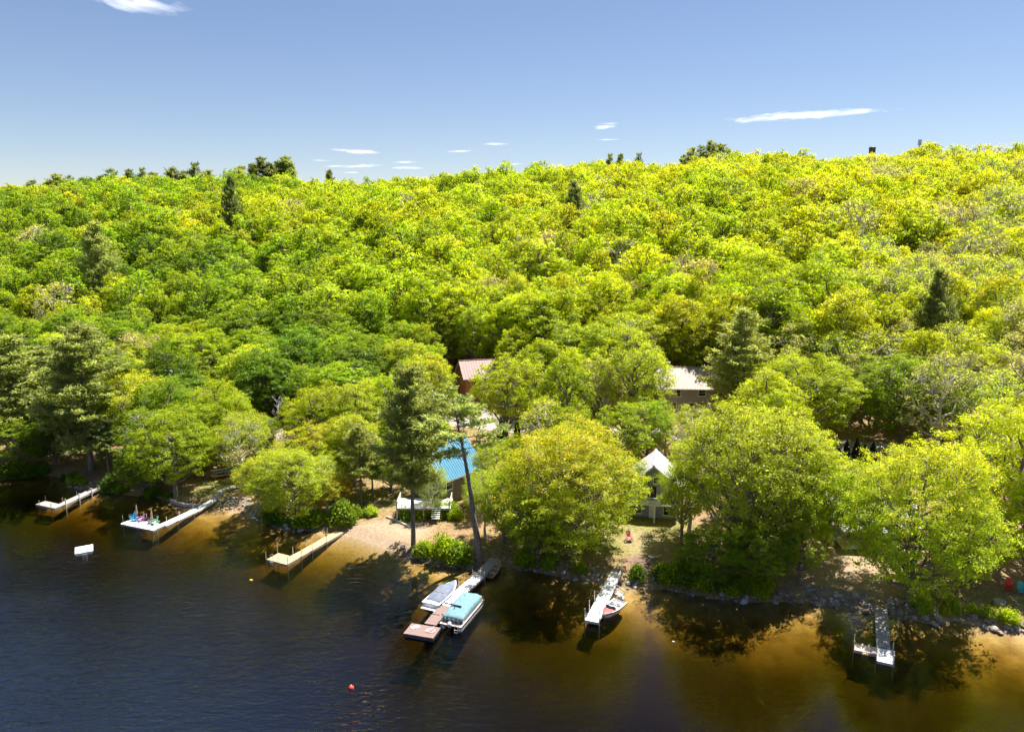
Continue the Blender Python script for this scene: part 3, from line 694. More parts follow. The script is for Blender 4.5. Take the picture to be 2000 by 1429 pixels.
pattr('tint', 'FLOAT_VECTOR', np.array(tt, np.float32), 'vector'); pattr('tip_tint', 'FLOAT_VECTOR', np.array(t2, np.float32), 'vector')
fo = tag(link('forest', me), 'dense spring green wood covering the upper hillside to the skyline', 'forest', None, 'stuff')
ng = bpy.data.node_groups.new('forest_scatter', 'GeometryNodeTree')
ng.interface.new_socket('Geometry', in_out='INPUT', socket_type='NodeSocketGeometry'); ng.interface.new_socket('Geometry', in_out='OUTPUT', socket_type='NodeSocketGeometry')
gi = ng.nodes.new('NodeGroupInput'); go = ng.nodes.new('NodeGroupOutput'); ip = ng.nodes.new('GeometryNodeInstanceOnPoints')
ci = ng.nodes.new('GeometryNodeCollectionInfo'); ci.inputs['Collection'].default_value = pc; ci.inputs['Separate Children'].default_value = True; ci.inputs['Reset Children'].default_value = True
ip.inputs['Pick Instance'].default_value = True
def named(nm, typ):
    a = ng.nodes.new('GeometryNodeInputNamedAttribute'); a.data_type = typ; a.inputs['Name'].default_value = nm; return a.outputs[0]
er = ng.nodes.new('FunctionNodeEulerToRotation')
ng.links.new(gi.outputs[0], ip.inputs['Points']); ng.links.new(ci.outputs[0], ip.inputs['Instance'])
ng.links.new(named('which', 'INT'), ip.inputs['Instance Index']); ng.links.new(named('size', 'FLOAT_VECTOR'), ip.inputs['Scale'])
ng.links.new(named('turn', 'FLOAT_VECTOR'), er.inputs[0]); ng.links.new(er.outputs[0], ip.inputs['Rotation'])
ng.links.new(ip.outputs[0], go.inputs[0])
fo.modifiers.new('scatter', 'NODES').node_group = ng
print('TREES single', len(single), 'rest', len(rest), 'far y of singles', max(i[1] for i in single))

# ------------------------------------------------------------------ materials of built things
M['white_deck'] = simple('white_deck_panel', (.78,.76,.74), .55, .12, 3)
M['grey_wood'] = simple('weathered_grey_wood', (.36,.32,.29), .85, .3, 9, bump=.2)
M['tan_wood'] = simple('new_tan_wood', (.56,.38,.21), .75, .25, 7, bump=.2)
M['pink_wood'] = simple('pale_cedar_wood', (.60,.45,.36), .75, .22, 7, bump=.2)
M['brown_deck'] = simple('brown_composite_deck', (.235,.155,.135), .7, .2, 5)
M['dark_float'] = simple('dark_float_plastic', (.05,.055,.07), .5, .2, 4)
M['silver'] = simple('galvanised_pipe', (.55,.55,.56), .4, .15, 8, metal=.6)
M['white_paint'] = simple('white_paint', (.78,.77,.75), .45, .08, 5)
M['gel_white'] = simple('white_gelcoat', (.80,.80,.79), .22, .05, 3, spec=.5)
M['black'] = simple('black_plastic', (.025,.025,.028), .4, .2, 8)
M['teal_cover'] = simple('teal_canvas', (.145,.265,.30), .8, .25, 2.2, bump=.3)
M['grey_cover'] = simple('blue_grey_canvas', (.16,.185,.25), .8, .3, 1.8, bump=.3)
M['navy'] = simple('navy_trim', (.035,.04,.09), .4, .1, 4)
M['red_gel'] = simple('faded_red_gelcoat', (.50,.13,.12), .35, .15, 3)
M['tan_vinyl'] = simple('tan_vinyl', (.60,.45,.36), .6, .12, 4)
M['grey_siding'] = simple('grey_siding', (.30,.32,.34), .7, .1, 2)
M['tan_siding'] = simple('taupe_siding', (.34,.29,.24), .7, .1, 2)
M['brown_siding'] = simple('grey_brown_siding', (.24,.20,.19), .7, .12, 2)
M['rust_siding'] = simple('rust_brown_siding', (.36,.14,.07), .75, .2, 2)
M['tan_roof'] = simple('tan_metal_roof', (.39,.305,.245), .5, .08, 1.5)
M['blue_roof'] = simple('blue_metal_roof', (.075,.24,.37), .45, .12, 1.2)
M['brown_roof'] = simple('brown_metal_roof', (.26,.15,.12), .5, .15, 1.5)
M['maroon_roof'] = simple('maroon_roof', (.30,.17,.155), .6, .15, 1.5)
M['grey_roof'] = simple('pale_grey_shingle', (.46,.45,.47), .7, .35, 5, bump=.3)
M['metal_roof'] = simple('silver_metal_roof', (.50,.50,.54), .4, .1, 1.5)
M['glass'] = simple('window_glass', (.03,.035,.04), .08, .3, 1, spec=.6)
M['brick'] = simple('red_brick', (.36,.13,.09), .85, .3, 9)
M['rock'] = simple('shore_rock', (.215,.195,.175), .9, .5, 2.2, bump=.5, coord='Generated')
M['rockpink'] = simple('pink_granite', (.27,.21,.19), .9, .45, 2.2, bump=.5, coord='Generated')
M['rockpale'] = simple('pale_granite', (.36,.345,.34), .9, .45, 2.2, bump=.5, coord='Generated')
M['gravel'] = simple('gravel', (.34,.29,.265), .95, .3, 1.4, bump=.4)
M['log'] = simple('bleached_log', (.52,.48,.45), .9, .3, 4)
for k, c in dict(c_teal=(.30,.62,.66), c_blue=(.10,.42,.72), c_pink=(.62,.30,.52), c_dark=(.12,.15,.18), c_green=(.32,.60,.40), c_red=(.50,.13,.14), c_scarlet=(.72,.02,.02), c_cyan=(.05,.42,.42), k_orange=(.72,.20,.06), k_blue=(.08,.36,.50), k_white=(.66,.60,.55), k_salmon=(.70,.36,.25), umb=(.50,.33,.25), buoy=(.80,.07,.03), yellow=(.75,.55,.04)).items():
    M[k] = simple(k, c, .5, .1, 4)
def pz(px, py, z): x, y = gp(px, py, z); return Vector((x, y, z))

# ------------------------------------------------------------------ gravel road
def road(name, pts, widths):
    ws = [Vector((*hit(*p)[:2], 0)) for p in pts]; P = []; Wd = []
    for i in range(len(ws)-1):
        for k in range(8):
            f = k/8; P.append(ws[i].lerp(ws[i+1], f)); Wd.append(widths[i]*(1-f)+widths[i+1]*f)
    P.append(ws[-1]); Wd.append(widths[-1]); vs, fs = [], []; m = 9
    for i, p in enumerate(P):
        t = (P[min(i+1, len(P)-1)]-P[max(i-1, 0)]).normalized(); nrm = Vector((-t.y, t.x, 0))
        for j in range(m):
            q = p+nrm*Wd[i]*((j/(m-1))-.5)*(1+.06*math.sin(i*1.7+j)); vs.append((q.x, q.y, hz(q.x, q.y)+.07))
    for i in range(len(P)-1):
        for j in range(m-1): fs.append((i*m+j, i*m+j+1, (i+1)*m+j+1, (i+1)*m+j))
    tag(MB().add(vs, fs).build(name, M['gravel'], smooth=True), kind='structure')
road('gravel_road', [(2080,905),(1900,890),(1780,880),(1660,871),(1500,862),(1355,852),(1230,846),(1100,838),(985,832),(930,826),(840,820),(720,815)], [5,5,5,5,5,5.5,5,5,6.5,6.5,5,5])
road('driveway', [(985,828),(935,806),(925,784),(920,770)], [4,4,3.5,3.5])

# ------------------------------------------------------------------ docks
def post(root, p, z0, z1, r, mat, name='post'):
    key = ('post', round(z1-z0, 2), r, mat.name)
    if key not in _pm: _pm[key] = MB().tube([(0,0,0), (0,0,z1-z0)], r, 8).mesh('post', mat)
    return link(name, _pm[key], root, (p[0]-root.location.x, p[1]-root.location.y, z0))
_pm = {}
def deck(root, A, B, w, z0, z1, mat, frame_mat, board=.16, gap=.012, along=False, name='plank', th=.05, beam=.24, rnd=random.Random(5)):
    A = Vector((A[0], A[1])); B = Vector((B[0], B[1])); L = (B-A).length; d = (B-A)/L; n = Vector((-d.y, d.x)); rz = math.atan2(d.y, d.x)
    pitch = math.atan2(z1-z0, L); L3 = math.hypot(L, z1-z0)
    o = root.location
    if along:
        k = max(1, round(w/board)); bw = w/k-gap
        pm = MB().box((0,0,0), (L3, bw, th)).mesh(name, mat)
        for i in range(k):
            c = (A+B)/2+n*((i+.5)/k-.5)*w
            link(name, pm, root, (c.x-o.x, c.y-o.y, (z0+z1)/2-th/2+rnd.uniform(-.002, .002)), rot=(0, -pitch, rz))
    else:
        k = max(1, round(L3/board)); bw = L3/k-gap
        pm = MB().box((0,0,0), (bw, w, th)).mesh(name, mat)
        for i in range(k):
            f = (i+.5)/k; c = A.lerp(B, f)
            link(name, pm, root, (c.x-o.x, c.y-o.y, z0+(z1-z0)*f-th/2+rnd.uniform(-.004, .004)), rot=(rnd.uniform(-.004, .004), -pitch, rz+rnd.uniform(-.004, .004)))
    for s in (-1, 1):
        bm = MB().box((0,0,0), (L3, .05, beam)); c = (A+B)/2+n*s*(w/2-.03)
        ob = bm.build('side_beam', frame_mat, root, (c.x-o.x, c.y-o.y, (z0+z1)/2-th-beam/2-.003)); ob.rotation_euler = (0, -pitch, rz)
    for e, z in ((A+d*.04, z0), (B-d*.04, z1)):
        MB().box((0,0,0), (.05, w-.12, beam-.01)).build('end_beam', frame_mat, root, (e.x-o.x, e.y-o.y, z-th-beam/2-.003), rz)
    return A, B, d, n
def ladder(root, p, d, w=.5, top=.9, bot=-.7, mat=None, rung=None, rungs=4):
    mat = mat or M['silver']; n = Vector((-d.y, d.x)); o = root.location
    la = MB()
    for s in (-1, 1):
        q = Vector((p[0], p[1]))+n*s*w/2; a = q-d*.35; b = q+d*.08
        la.tube([(a.x-o.x, a.y-o.y, .45), (a.x-o.x, a.y-o.y, top), (b.x-o.x, b.y-o.y, top), (b.x-o.x+d.x*.2, b.y-o.y+d.y*.2, bot)], .025, 6)
    lo = la.build('ladder', mat, root)
    for i in range(rungs):
        f = i/(rungs-1) if rungs > 1 else 0; zz = .25+(bot+.15-.25)*f; c = Vector((p[0], p[1]))+d*(.13+.1*f)
        MB().box((c.x-o.x, c.y-o.y, zz), (.12, w, .035), math.atan2(d.y, d.x)).build('rung', rung or mat, lo)
DZ = .34
# grey wooden dock in the shaded cove
a = pz(97,984,DZ); r = thing('dock', 'weathered grey wooden dock with a short platform at its end', 'dock', (a.x, a.y, 0))
e0, e1 = pz(79,981,DZ), pz(116,989,DZ)
deck(r, e0, e1, 1.5, DZ, DZ, M['grey_wood'], M['grey_wood'])
w0, w1 = pz(121,984.5,DZ+.02), pz(192,951,DZ+.25)
A, B, d, n = deck(r, w0, w1, 1.3, DZ+.02, DZ+.25, M['grey_wood'], M['grey_wood'])
for f, s in ((.0,-1),(.36,-1),(.70,-1)):
    p = A.lerp(B, f)+n*s*.72; post(r, p, -1.6, 1.25, .085, M['white_paint'])
for f in (.12,.5,.85): p = A.lerp(B, f)+n*.72; post(r, p, -1.6, 1.0, .045, M['grey_wood'])
for q in (pz(77,986,DZ), pz(89,976,DZ), pz(100,991,DZ)): post(r, q, -2, 1.05, .045, M['grey_wood'])
# white dock with the chairs
a = pz(275,1022,DZ); r = thing('dock', 'white dock with lawn chairs on its wide end and steps up the bank', 'dock', (a.x, a.y, 0)); DOCKB = r
e0, e1 = pz(247,1017,DZ), pz(311,1030,DZ)
A, B, d, n = deck(r, e0, e1, 2.1, DZ, DZ, M['white_deck'], M['grey_wood'], board=.6, name='deck_panel')
BA, BB, Bd, Bn = A, B, d, n
w0, w1 = pz(318,1025,DZ+.0), pz(388,993,DZ+.1); dd = (w1-w0).normalized()
A2, B2, d2, n2 = deck(r, w0, w1, 1.35, DZ, DZ+.1, M['white_deck'], M['grey_wood'], board=1.2, name='deck_panel')
w2 = pz(418,975,.95); deck(r, B2+d2*.05, (w2.x, w2.y), 1.2, DZ+.1, .95, M['white_deck'], M['grey_wood'], board=1.2, name='deck_panel')
w3 = Vector(hit(438,957)); dv = Vector((w3.x-w2.x, w3.y-w2.y)).normalized()
for i in range(8):
    f = (i+.5)/8; c = w2.lerp(w3+Vector((0,0,.2)), f)
    MB().box((0,0,0), (.34, 1.2, .06)).build('step', M['grey_wood'], r, (c.x-r.location.x, c.y-r.location.y, c.z), math.atan2(dv.y, dv.x))
for s in (-1, 1):
    q = Vector((-dv.y, dv.x, 0))*s*.55
    MB().tube([w2+q-Vector(r.location)-Vector((0,0,.1)), w3+q-Vector(r.location)+Vector((0,0,.08))], .06, 4).build('stair_stringer', M['grey_wood'], r)
q = Vector((-dv.y, dv.x, 0))*.66; b0 = w2+q-Vector(r.location); b1 = w3+q-Vector(r.location)
MB().tube([b0, b0+Vector((0,0,.9)), b1+Vector((0,0,1.0)), b1], .03, 6).build('handrail', M['silver'], r)
w4 = Vector(hit(472,948)); deck(r, w3, w4, 1.1, w3.z+.12, w4.z+.12, M['grey_wood'], M['grey_wood'], board=.3)
for q in (pz(240,1016,DZ), pz(268,1026,DZ), pz(296,1033,DZ), pz(308,1037,DZ), pz(287,1014,DZ)): post(r, q, -2.4, 1.15, .04, M['silver'])
for f, s in ((.2,1),(.55,1),(.95,1),(.3,-1),(.75,-1)): post(r, A2.lerp(B2, f)+n2*s*.74, -1.6, 1.0, .04, M['silver'])
# tan dock
a = pz(540,1090,DZ); r = thing('dock', 'new tan plank dock running out from the sandy beach', 'dock', (a.x, a.y, 0))
w0, w1 = pz(563.5,1094,DZ), pz(664,1037.5,DZ)
A, B, d, n = deck(r, w0-Vector((0,0,0))-((w1-w0).normalized()*1.0), w1, 1.35, DZ, DZ+.02, M['tan_wood'], M['grey_wood'], board=.14)
c0 = A+n*1.72+d*.02; deck(r, c0, c0+d*2.1, 2.05, DZ, DZ, M['tan_wood'], M['grey_wood'], board=.14, along=True)
for p in (A-n*.72+d*.1, A+n*.7-d*.06, A+n*2.8, A+n*2.82+d*2.05, A+n*.72+d*2.6, A-n*.74+d*2.6, A-n*.74+d*4.6, A+n*.74+d*5.2, A-n*.74+d*7.4, A+n*.74+d*9.3): post(r, p, -1.8, 1.35, .045, M['silver'])
ladder(r, A+n*1.75, Vector((-d.x, -d.y)), .5, 1.1, -.8)
# boat dock in three kinds of section
a = pz(825,1232,DZ); r = thing('dock', 'long boat dock with white gangway, brown walkway and square brown float', 'dock', (a.x, a.y, 0)); DOCKM = r
q0, q1, q2, q3 = [pz(*p, .5) for p in ((785.8,1235.6),(805.9,1216.3),(863,1225),(843.7,1246))]
A, B, d, n = deck(r, (q0+q1)/2, (q2+q3)/2, (q1-q0).length, .5, .5, M['brown_deck'], M['dark_float'], board=.3, beam=.3)
RA, RB, Rd, Rn = A, B, d, n
MB().box((0,0,0), ((B-A).length-.2, (q1-q0).length-.2, .5)).build('float', M['dark_float'], r, ((A.x+B.x)/2-r.location.x, (A.y+B.y)/2-r.location.y, .05), math.atan2(d.y, d.x))
m0, m1 = pz(840,1218.5,.5), pz(869.5,1182.5,.5); mj = m0.lerp(m1, .5)
dv = (m1-m0).normalized()
deck(r, m0, mj-dv*.06, 1.35, .5, .5, M['brown_deck'], M['dark_float'], board=.3, beam=.2)
deck(r, mj+dv*.06, m1, 1.35, .5, .5, M['brown_deck'], M['dark_float'], board=.3, beam=.2)
g1 = pz(936,1123,.62); MA = m1+dv*.06
A, B, d, n = deck(r, MA, g1, 1.45, .5, .62, M['white_deck'], M['silver'], board=1.22, name='deck_panel'); GA, GB, Gd, Gn = A, B, d, n
g2 = Vector(hit(966,1092)); deck(r, B+d*.05, g2, 1.25, .62, g2.z+.18, M['grey_wood'], M['grey_wood'], board=.2)
for f, s in ((.0,1),(.0,-1),(.42,-1),(.55,1),(.99,-1),(.97,1)): post(r, A.lerp(B, f)+n*s*.79, -1.8, 1.35, .05, M['silver'])
t = thing('towel', 'white folded mat lying on the square brown float', 'mat', ((RA.lerp(RB, .22)+Rn*.35).x, (RA.lerp(RB, .22)+Rn*.35).y, .502), .4)
t2 = MB(); t2.box((0,0,.03), (.85,.5,.05)); t2.build('folded_mat', M['white_paint'], t); MB().box((.1,.02,.085), (.5,.42,.05), .15).build('top_fold', M['k_white'], t)
p = RA.lerp(RB, .78)+Rn*.1
rp = thing('mooring_line', 'coil of pale rope on the square brown float', 'rope', (p.x, p.y, .51))
cr = MB(); cr.tube([(math.cos(a*.5)*(.16+.012*a), math.sin(a*.5)*(.13+.010*a), .03+.0015*a) for a in range(34)], .028, 5); cr.build('coil', M['k_white'], rp)
MB().tube([(.3,.1,.03), (.1,.55,.03), (.25,.95,.03)], .022, 5).build('loose_end', M['k_white'], rp)
# white dock by the lawn
a = pz(1160,1205,DZ); r = thing('dock', 'straight white dock reaching out from the lawn with pipe posts', 'dock', (a.x, a.y, 0)); DOCKD = r
d0, d1, d2p = pz(1155.5,1212.5,.5), pz(1186,1152,.55), Vector(hit(1204,1119))
A, B, d, n = deck(r, d0, d1, 1.45, .5, .55, M['white_deck'], M['silver'], board=1.22, name='deck_panel')
deck(r, B+d*.12, d2p, 1.3, .55, d2p.z+.2, M['white_deck'], M['silver'], board=1.22, name='deck_panel')
for f, s in ((.02,1),(.02,-1),(.28,1),(.42,-1),(.75,-1),(.6,1)): post(r, A.lerp(B, f)+n*s*.8, -1.6, 1.75, .05, M['silver'])
ladder(r, A.lerp(B, .1)+n*.72, Vector((n.x, n.y)), .5, .8, -.5)
o = Vector(r.location); k = Vector((n.x, n.y, 0)); dd3 = Vector((d.x, d.y, 0))
b0 = Vector((*B, .55))-k*.8-o; b1 = d2p-k*.75-o+Vector((0,0,.2))
MB().tube([b0+dd3*2.6, b0+dd3*2.6+Vector((0,0,.9)), b1+Vector((0,0,1.0)), b1], .035, 6).build('handrail', M['white_paint'], r)
st = Vector((*B, .5))-k*1.2-o+dd3*.1
for i in range(4): MB().box(st+dd3*.0-k*.22*i+Vector((0,0,-.12-.16*i)), (.8,.2,.05), math.atan2(d.y, d.x)).build('step', M['white_paint'], r)
for s in (-.35,.35): MB().tube([st+k*.35+dd3*s, st-k*.75+dd3*s+Vector((0,0,-.65))], .04, 4).build('stair_rail', M['white_paint'], r); MB().tube([st+k*.3+dd3*s, st+k*.3+dd3*s+Vector((0,0,.7)), st-k*.75+dd3*s+Vector((0,0,.15)), st-k*.75+dd3*s+Vector((0,0,-.6))], .03, 5).build('handrail', M['white_paint'], r)
# dock with the ladder
a = pz(1712,1278,DZ); r = thing('dock', 'grey gangway dock with white and cedar L shaped end and ladder', 'dock', (a.x, a.y, 0))
e0, e1 = Vector(hit(1720.5,1189)), pz(1726,1264.5,DZ)
deck(r, e1+Vector((0,.05,0)), e0, 1.3, DZ, e0.z+.15, M['grey_wood'], M['silver'], board=.3)
f0, f1 = pz(1727.5,1266.5,DZ), pz(1728.5,1293,DZ)
A, B, d, n = deck(r, f0, f1, 1.4, DZ, DZ, M['white_deck'], M['silver'], board=.47)
c0 = A-n*.72+d*.02; c1 = c0-n*2.05
deck(r, c0+d*.72, c1+d*.72, 1.42, DZ, DZ, M['pink_wood'], M['pink_wood'], board=.2, along=True)
for p in (c1+d*.05, c1+d*1.45, c0+d*1.5, c0-d*.1, A+n*.75, B+n*.75, B+n*.75-d*.7): post(r, p, -1.8, 1.3, .045, M['silver'])
ladder(r, (c0+c1)/2+d*1.42, Vector((d.x, d.y)), .55, 1.0, -.5, None, M['tan_wood'], 5)
# swim raft
q = [pz(*p, .4) for p in ((145.5,1067.5),(181,1061.5),(182.5,1076),(147,1083))]
c = (q[0]+q[1]+q[2]+q[3])/4; r = thing('swim_raft', 'small white square swim raft floating off the chair dock', 'raft', (c.x, c.y, 0)); 
deck(r, (q[0]+q[3])/2, (q[1]+q[2])/2, 2.3, .42, .42, M['white_paint'], M['white_paint'], board=.55, name='deck_panel', beam=.22)
dq = Vector((q[3].x-q[0].x, q[3].y-q[0].y)).normalized(); dx_ = ((q[1]+q[2])/2-(q[0]+q[3])/2)
MB().box((0,0,.06), (dx_.length-.25, 2.0, .3), math.atan2(dx_.y, dx_.x)).build('float', M['white_paint'], r)
pm = ((q[2]+q[3])/2); ladder(r, (pm.x, pm.y), dq, .5, 1.0, -.7)

# ------------------------------------------------------------------ boats
def hull(L, B, z0, z1, fine=2.2, n=14, flare=.82, rake=.35):
    rings = []; edge = []
    for i in range(n+1):
        t = i/n; b = B/2*(1-max(0, (t-.35)/.65)**fine)*(.96+.04*min(1, t*4)); b = max(b, .012)
        x = -L/2+L*t; zk = z0+(z1-z0)*max(0, (t-.75)/.25)**2*.75; s = z1+.12*t*t
        xb = x-rake*max(0, t-.6)
        rings.append([(x, b, s), (x-(x-xb)*.4, b*flare, (zk+s)/2-.02), (xb, b*.55, zk+.06), (xb, 0, zk), (xb, -b*.55, zk+.06), (x-(x-xb)*.4, -b*flare, (zk+s)/2-.02), (x, -b, s)])
        edge.append((x, b, s))
    return rings, edge
def deck_between(mb, edge, inset0, inset1, zup=.01, xa=-9, xb=9):
    e = [p for p in edge if xa <= p[0] <= xb]
    for sg in ((1, -1) if inset0 > 0 else (1,)):
        ks = (inset1, (inset0+inset1)/2, inset0) if inset0 > 0 else (inset1, .5, 0, -.5, -inset1)
        mb.loft([[(x, b*k*sg, s+zup+(.06*(1-abs(k)))) for k in ks] for x, b, s in e], close=False, cap=False)
    return mb
def outboard(root, x, z, mat, s=1.):
    ob = MB(); rings = []
    for zz, a, b in ((0,.16,.13),(.08,.22,.17),(.3,.24,.17),(.42,.17,.13)):
        rings.append([(x+a*s*math.cos(t*math.pi/4)-.02*zz, b*s*math.sin(t*math.pi/4), z+zz*s) for t in range(8)])
    ob.loft(rings); c = ob.build('outboard', mat, root, smooth=True)
    MB().box((x-.02, 0, z-.35*s), (.14*s,.1*s,.75*s)).build('shaft', M['black'], c)
    MB().box((x+.12, 0, z-.1), (.18,.2,.22)).build('bracket', M['silver'], c)
    MB().loft([[(x-.1*s, .02, z-.62*s), (x-.25*s, .16*s, z-.55*s), (x-.25*s, -.16*s, z-.7*s)], [(x-.16*s, .02, z-.62*s), (x-.28*s, .12*s, z-.68*s), (x-.28*s, -.12*s, z-.56*s)]]).build('propeller', M['black'], c)
def heading(p, q): return math.atan2(q[1]-p[1], q[0]-p[0])
# covered runabout
st_, bw_ = gp(845,1181,.3), gp(886,1140,.6); h = heading(st_, bw_)
c = (st_+bw_)/2
b = thing('motorboat', 'white runabout under a blue grey cover moored to the boat dock', 'boat', (c[0], c[1], 0), h)
L = 5.9; rings, edge = hull(L, 2.25, -.35, .72, 2.6)
MB().loft(rings, close=False).build('hull', M['gel_white'], b, smooth=True)
deck_between(MB(), edge, .0, .995).build('deck', M['gel_white'], b)
MB().box((-3.1, 0, .22), (.65, 1.9, .1)).build('swim_platform', M['gel_white'], b)
MB().tube([(-L/2,0,.55)]+[(x, .0, s) for x, bb, s in edge[:1]], .02, 4)
rub = MB(); rub.tube([(x, bb*1.01, s-.05) for x, bb, s in edge]+[(x, -bb*1.01, s-.05) for x, bb, s in edge[::-1]], .035, 5); rub.build('rub_rail', M['navy'], b)
cv = MB(); rr = []
for x, zt, k in ((-2.35,.78,.80),(-2.1,.95,.86),(-1.2,1.12,.88),(-.3,1.22,.88),(.35,1.45,.88),(.65,1.32,.88),(.95,1.05,.86),(1.15,.86,.82)):
    bb = np.interp(x, [e[0] for e in edge], [e[1] for e in edge])*k; s = np.interp(x, [e[0] for e in edge], [e[2] for e in edge])
    rr.append([(x, bb*math.cos(a), s+.02+(zt-s)*max(0, math.sin(a))**.7) for a in np.linspace(0, math.pi, 11)])
cv.loft(rr, close=False, cap=False); cvo = cv.build('cover', M['grey_cover'], b, smooth=True)
bc = MB(); rr = []
for x, zt, k in ((1.2,.86,.80),(1.7,.94,.76),(2.2,.96,.68),(2.6,.93,.5)):
    bb = np.interp(x, [e[0] for e in edge], [e[1] for e in edge])*k; s = np.interp(x, [e[0] for e in edge], [e[2] for e in edge])
    rr.append([(x, bb*math.cos(a), s+.02+(zt-s)*math.sin(a)**.8) for a in np.linspace(0, math.pi, 9)])
bc.loft(rr, close=False, cap=False).build('bow_cover', M['grey_cover'], b, smooth=True)
MB().box((-.9, 0, 1.17), (.12, 1.1, .05)).build('cover_strap', M['maroon_roof'], b)
for s in (-1, 1): MB().tube([(.9, s*.95, .78), (1.2, s*.8, 1.0), (1.7, s*.75, 1.02), (1.9, s*.72, .86)], .02, 5).build('grab_rail', M['silver'], b)
# pontoon boat
pc_ = [gp(*p, .6) for p in ((862,1214),(899,1226),(944,1172),(908,1160))]
c = sum(pc_)/4; h = heading(pc_[1], pc_[2]); L, W = 6.6, 2.55
b = thing('pontoon_boat', 'pontoon boat with teal canvas cover tied beside the white gangway', 'boat', (c[0], c[1], 0), h)
for s in (-1, 1):
    MB().tube([(-3.2,s*.98,.12),(-3.0,s*.98,.12),(2.5,s*.98,.12),(3.0,s*.98,.2),(3.35,s*.98,.34)], [.22,.32,.32,.24,.05], 12).build('pontoon', M['silver'], b, smooth=True)
MB().box((0,0,.53), (L-.2, W, .10)).build('deck', M['tan_vinyl'], b)
for s in (-1, 1):
    MB().box((-.1, s*(W/2+.015), .53), (L-.3, .03, .13)).build('deck_trim', M['navy'], b)
    p_ = MB().box((.05, s*(W/2-.14), .92), (5.2, .05, .58)).build('fence_panel', M['gel_white'], b)
    MB().box((.05, s*(W/2-.11), 1.02), (5.1, .012, .09)).build('stripe', M['maroon_roof'], p_)
    MB().tube([(-2.55, s*(W/2-.14), 1.24), (2.65, s*(W/2-.14), 1.24)], .03, 6).build('top_rail', M['silver'], p_)
MB().box((2.65, 0, .92), (.05, W-.28, .58)).build('fence_panel', M['gel_white'], b)
MB().box((-2.55, 0, .90), (.05, W-.28, .54)).build('fence_panel', M['navy'], b)
cv = MB(); rr = []
for x, zt, k, zs in ((-2.72,1.22,.84,.95),(-2.6,1.34,.96,1.0),(-2.2,1.40,1.0,1.02),(-1.5,1.46,1.02,1.03),(-.9,1.56,1.02,1.04),(-.3,1.60,1.02,1.04),(.8,1.58,1.02,1.04),(1.8,1.52,1.02,1.04),(2.4,1.46,1.0,1.02),(2.66,1.38,.93,1.0),(2.76,1.22,.8,.95)):
    hw = (W/2-.08)*k
    rr.append([(x+.03*math.sin(j*2.1), hw*np.sign(math.cos(a))*abs(math.cos(a))**.55, zs-.08*(j in (0,12))+(zt-zs)*math.sin(a)**.62+.02*math.sin(j*1.7+x*3)) for j, a in enumerate(np.linspace(0, math.pi, 13))])
cv.loft(rr, close=False, cap=True); cvo = cv.build('cover', M['teal_cover'], b, smooth=True)
for x, y in ((-1.4,.35),(.2,.35),(1.5,.4)): MB().tube([(x,y,1.42),(x,y,1.63)], .05, 6).build('support_knob', M['navy'], cvo)
MB().tube([(-1.0,-.3,1.66),(-.85,1.75,1.62)], .075, 8).build('rolled_bimini', M['navy'], b)
for s in (-1, 1): MB().tube([(-.9,s*.9,1.2),(-.9,s*1.0,1.62)], .02, 5).build('bimini_strut', M['silver'], b)
for y in (-.75,-.25,.3,.75): MB().tube([(-2.75,y,.58),(-2.75,y,1.15),(-2.95,y+.05,1.2),(-3.1,y+.05,.58)], .022, 5).build('stern_rail', M['silver'], b)
la = MB()
for s in (-.2,.2): la.tube([(-3.15,-.75+s,.6),(-3.3,-.75+s,.9),(-3.5,-.75+s,-.5)], .022, 5)
lo = la.build('ladder', M['silver'], b)
for z in (.3,.0,-.3): MB().box((-3.42-z*.08,-.75,z), (.08,.42,.03)).build('rung', M['silver'], lo)
outboard(b, -3.4, .55, M['gel_white'], 1.15)
# small red boat
st_, bw_ = gp(1209,1177,.3), gp(1181,1200,.4); h = heading(st_, bw_); c = (st_+bw_)/2
b = thing('motorboat', 'small red and white open boat tied beside the straight white dock', 'boat', (c[0], c[1], 0), h)
L = 4.1; rings, edge = hull(L, 1.75, -.22, .5, 2.3)
MB().loft(rings, close=False).build('hull', M['gel_white'], b, smooth=True)
sd = MB()
for s in (-1, 1): sd.loft([[(x, s*(bb*1.012), z-.06), (x, s*(bb*.965+.004), z-.20)] for x, bb, z in edge[:-1]], close=False, cap=False)
sd.build('side_stripe', M['red_gel'], b)
deck_between(MB(), edge, .82, .995).build('gunwale', M['gel_white'], b)
deck_between(MB(), [(x, bb*.95, z) for x, bb, z in edge], .0, .995, .02, .2, 9).build('foredeck', M['red_gel'], b)
MB().prism([(x, bb*.8) for x, bb, z in edge if x < .35]+[(x, -bb*.8) for x, bb, z in edge[::-1] if x < .35], .05, .1).build('floor', M['white_deck'], b)
for y in (-.4,.4):
    se = MB(); se.box((-.55,y,.32), (.45,.42,.1)); se.box((-.8,y,.55), (.08,.42,.4), 0, 0, -.15); se.build('seat', M['white_paint'], b)
MB().box((-1.45,0,.34), (.4,1.3,.1)).build('bench', M['white_paint'], b)
ws = MB(); ws.loft([[(.45,.62,.56),(.62,0,.6),(.45,-.62,.56)], [(.25,.6,.86),(.4,0,.9),(.25,-.6,.86)]], close=False, cap=False); ws.build('windshield', M['glass'], b)
outboard(b, -2.2, .52, M['grey_cover'], .9)
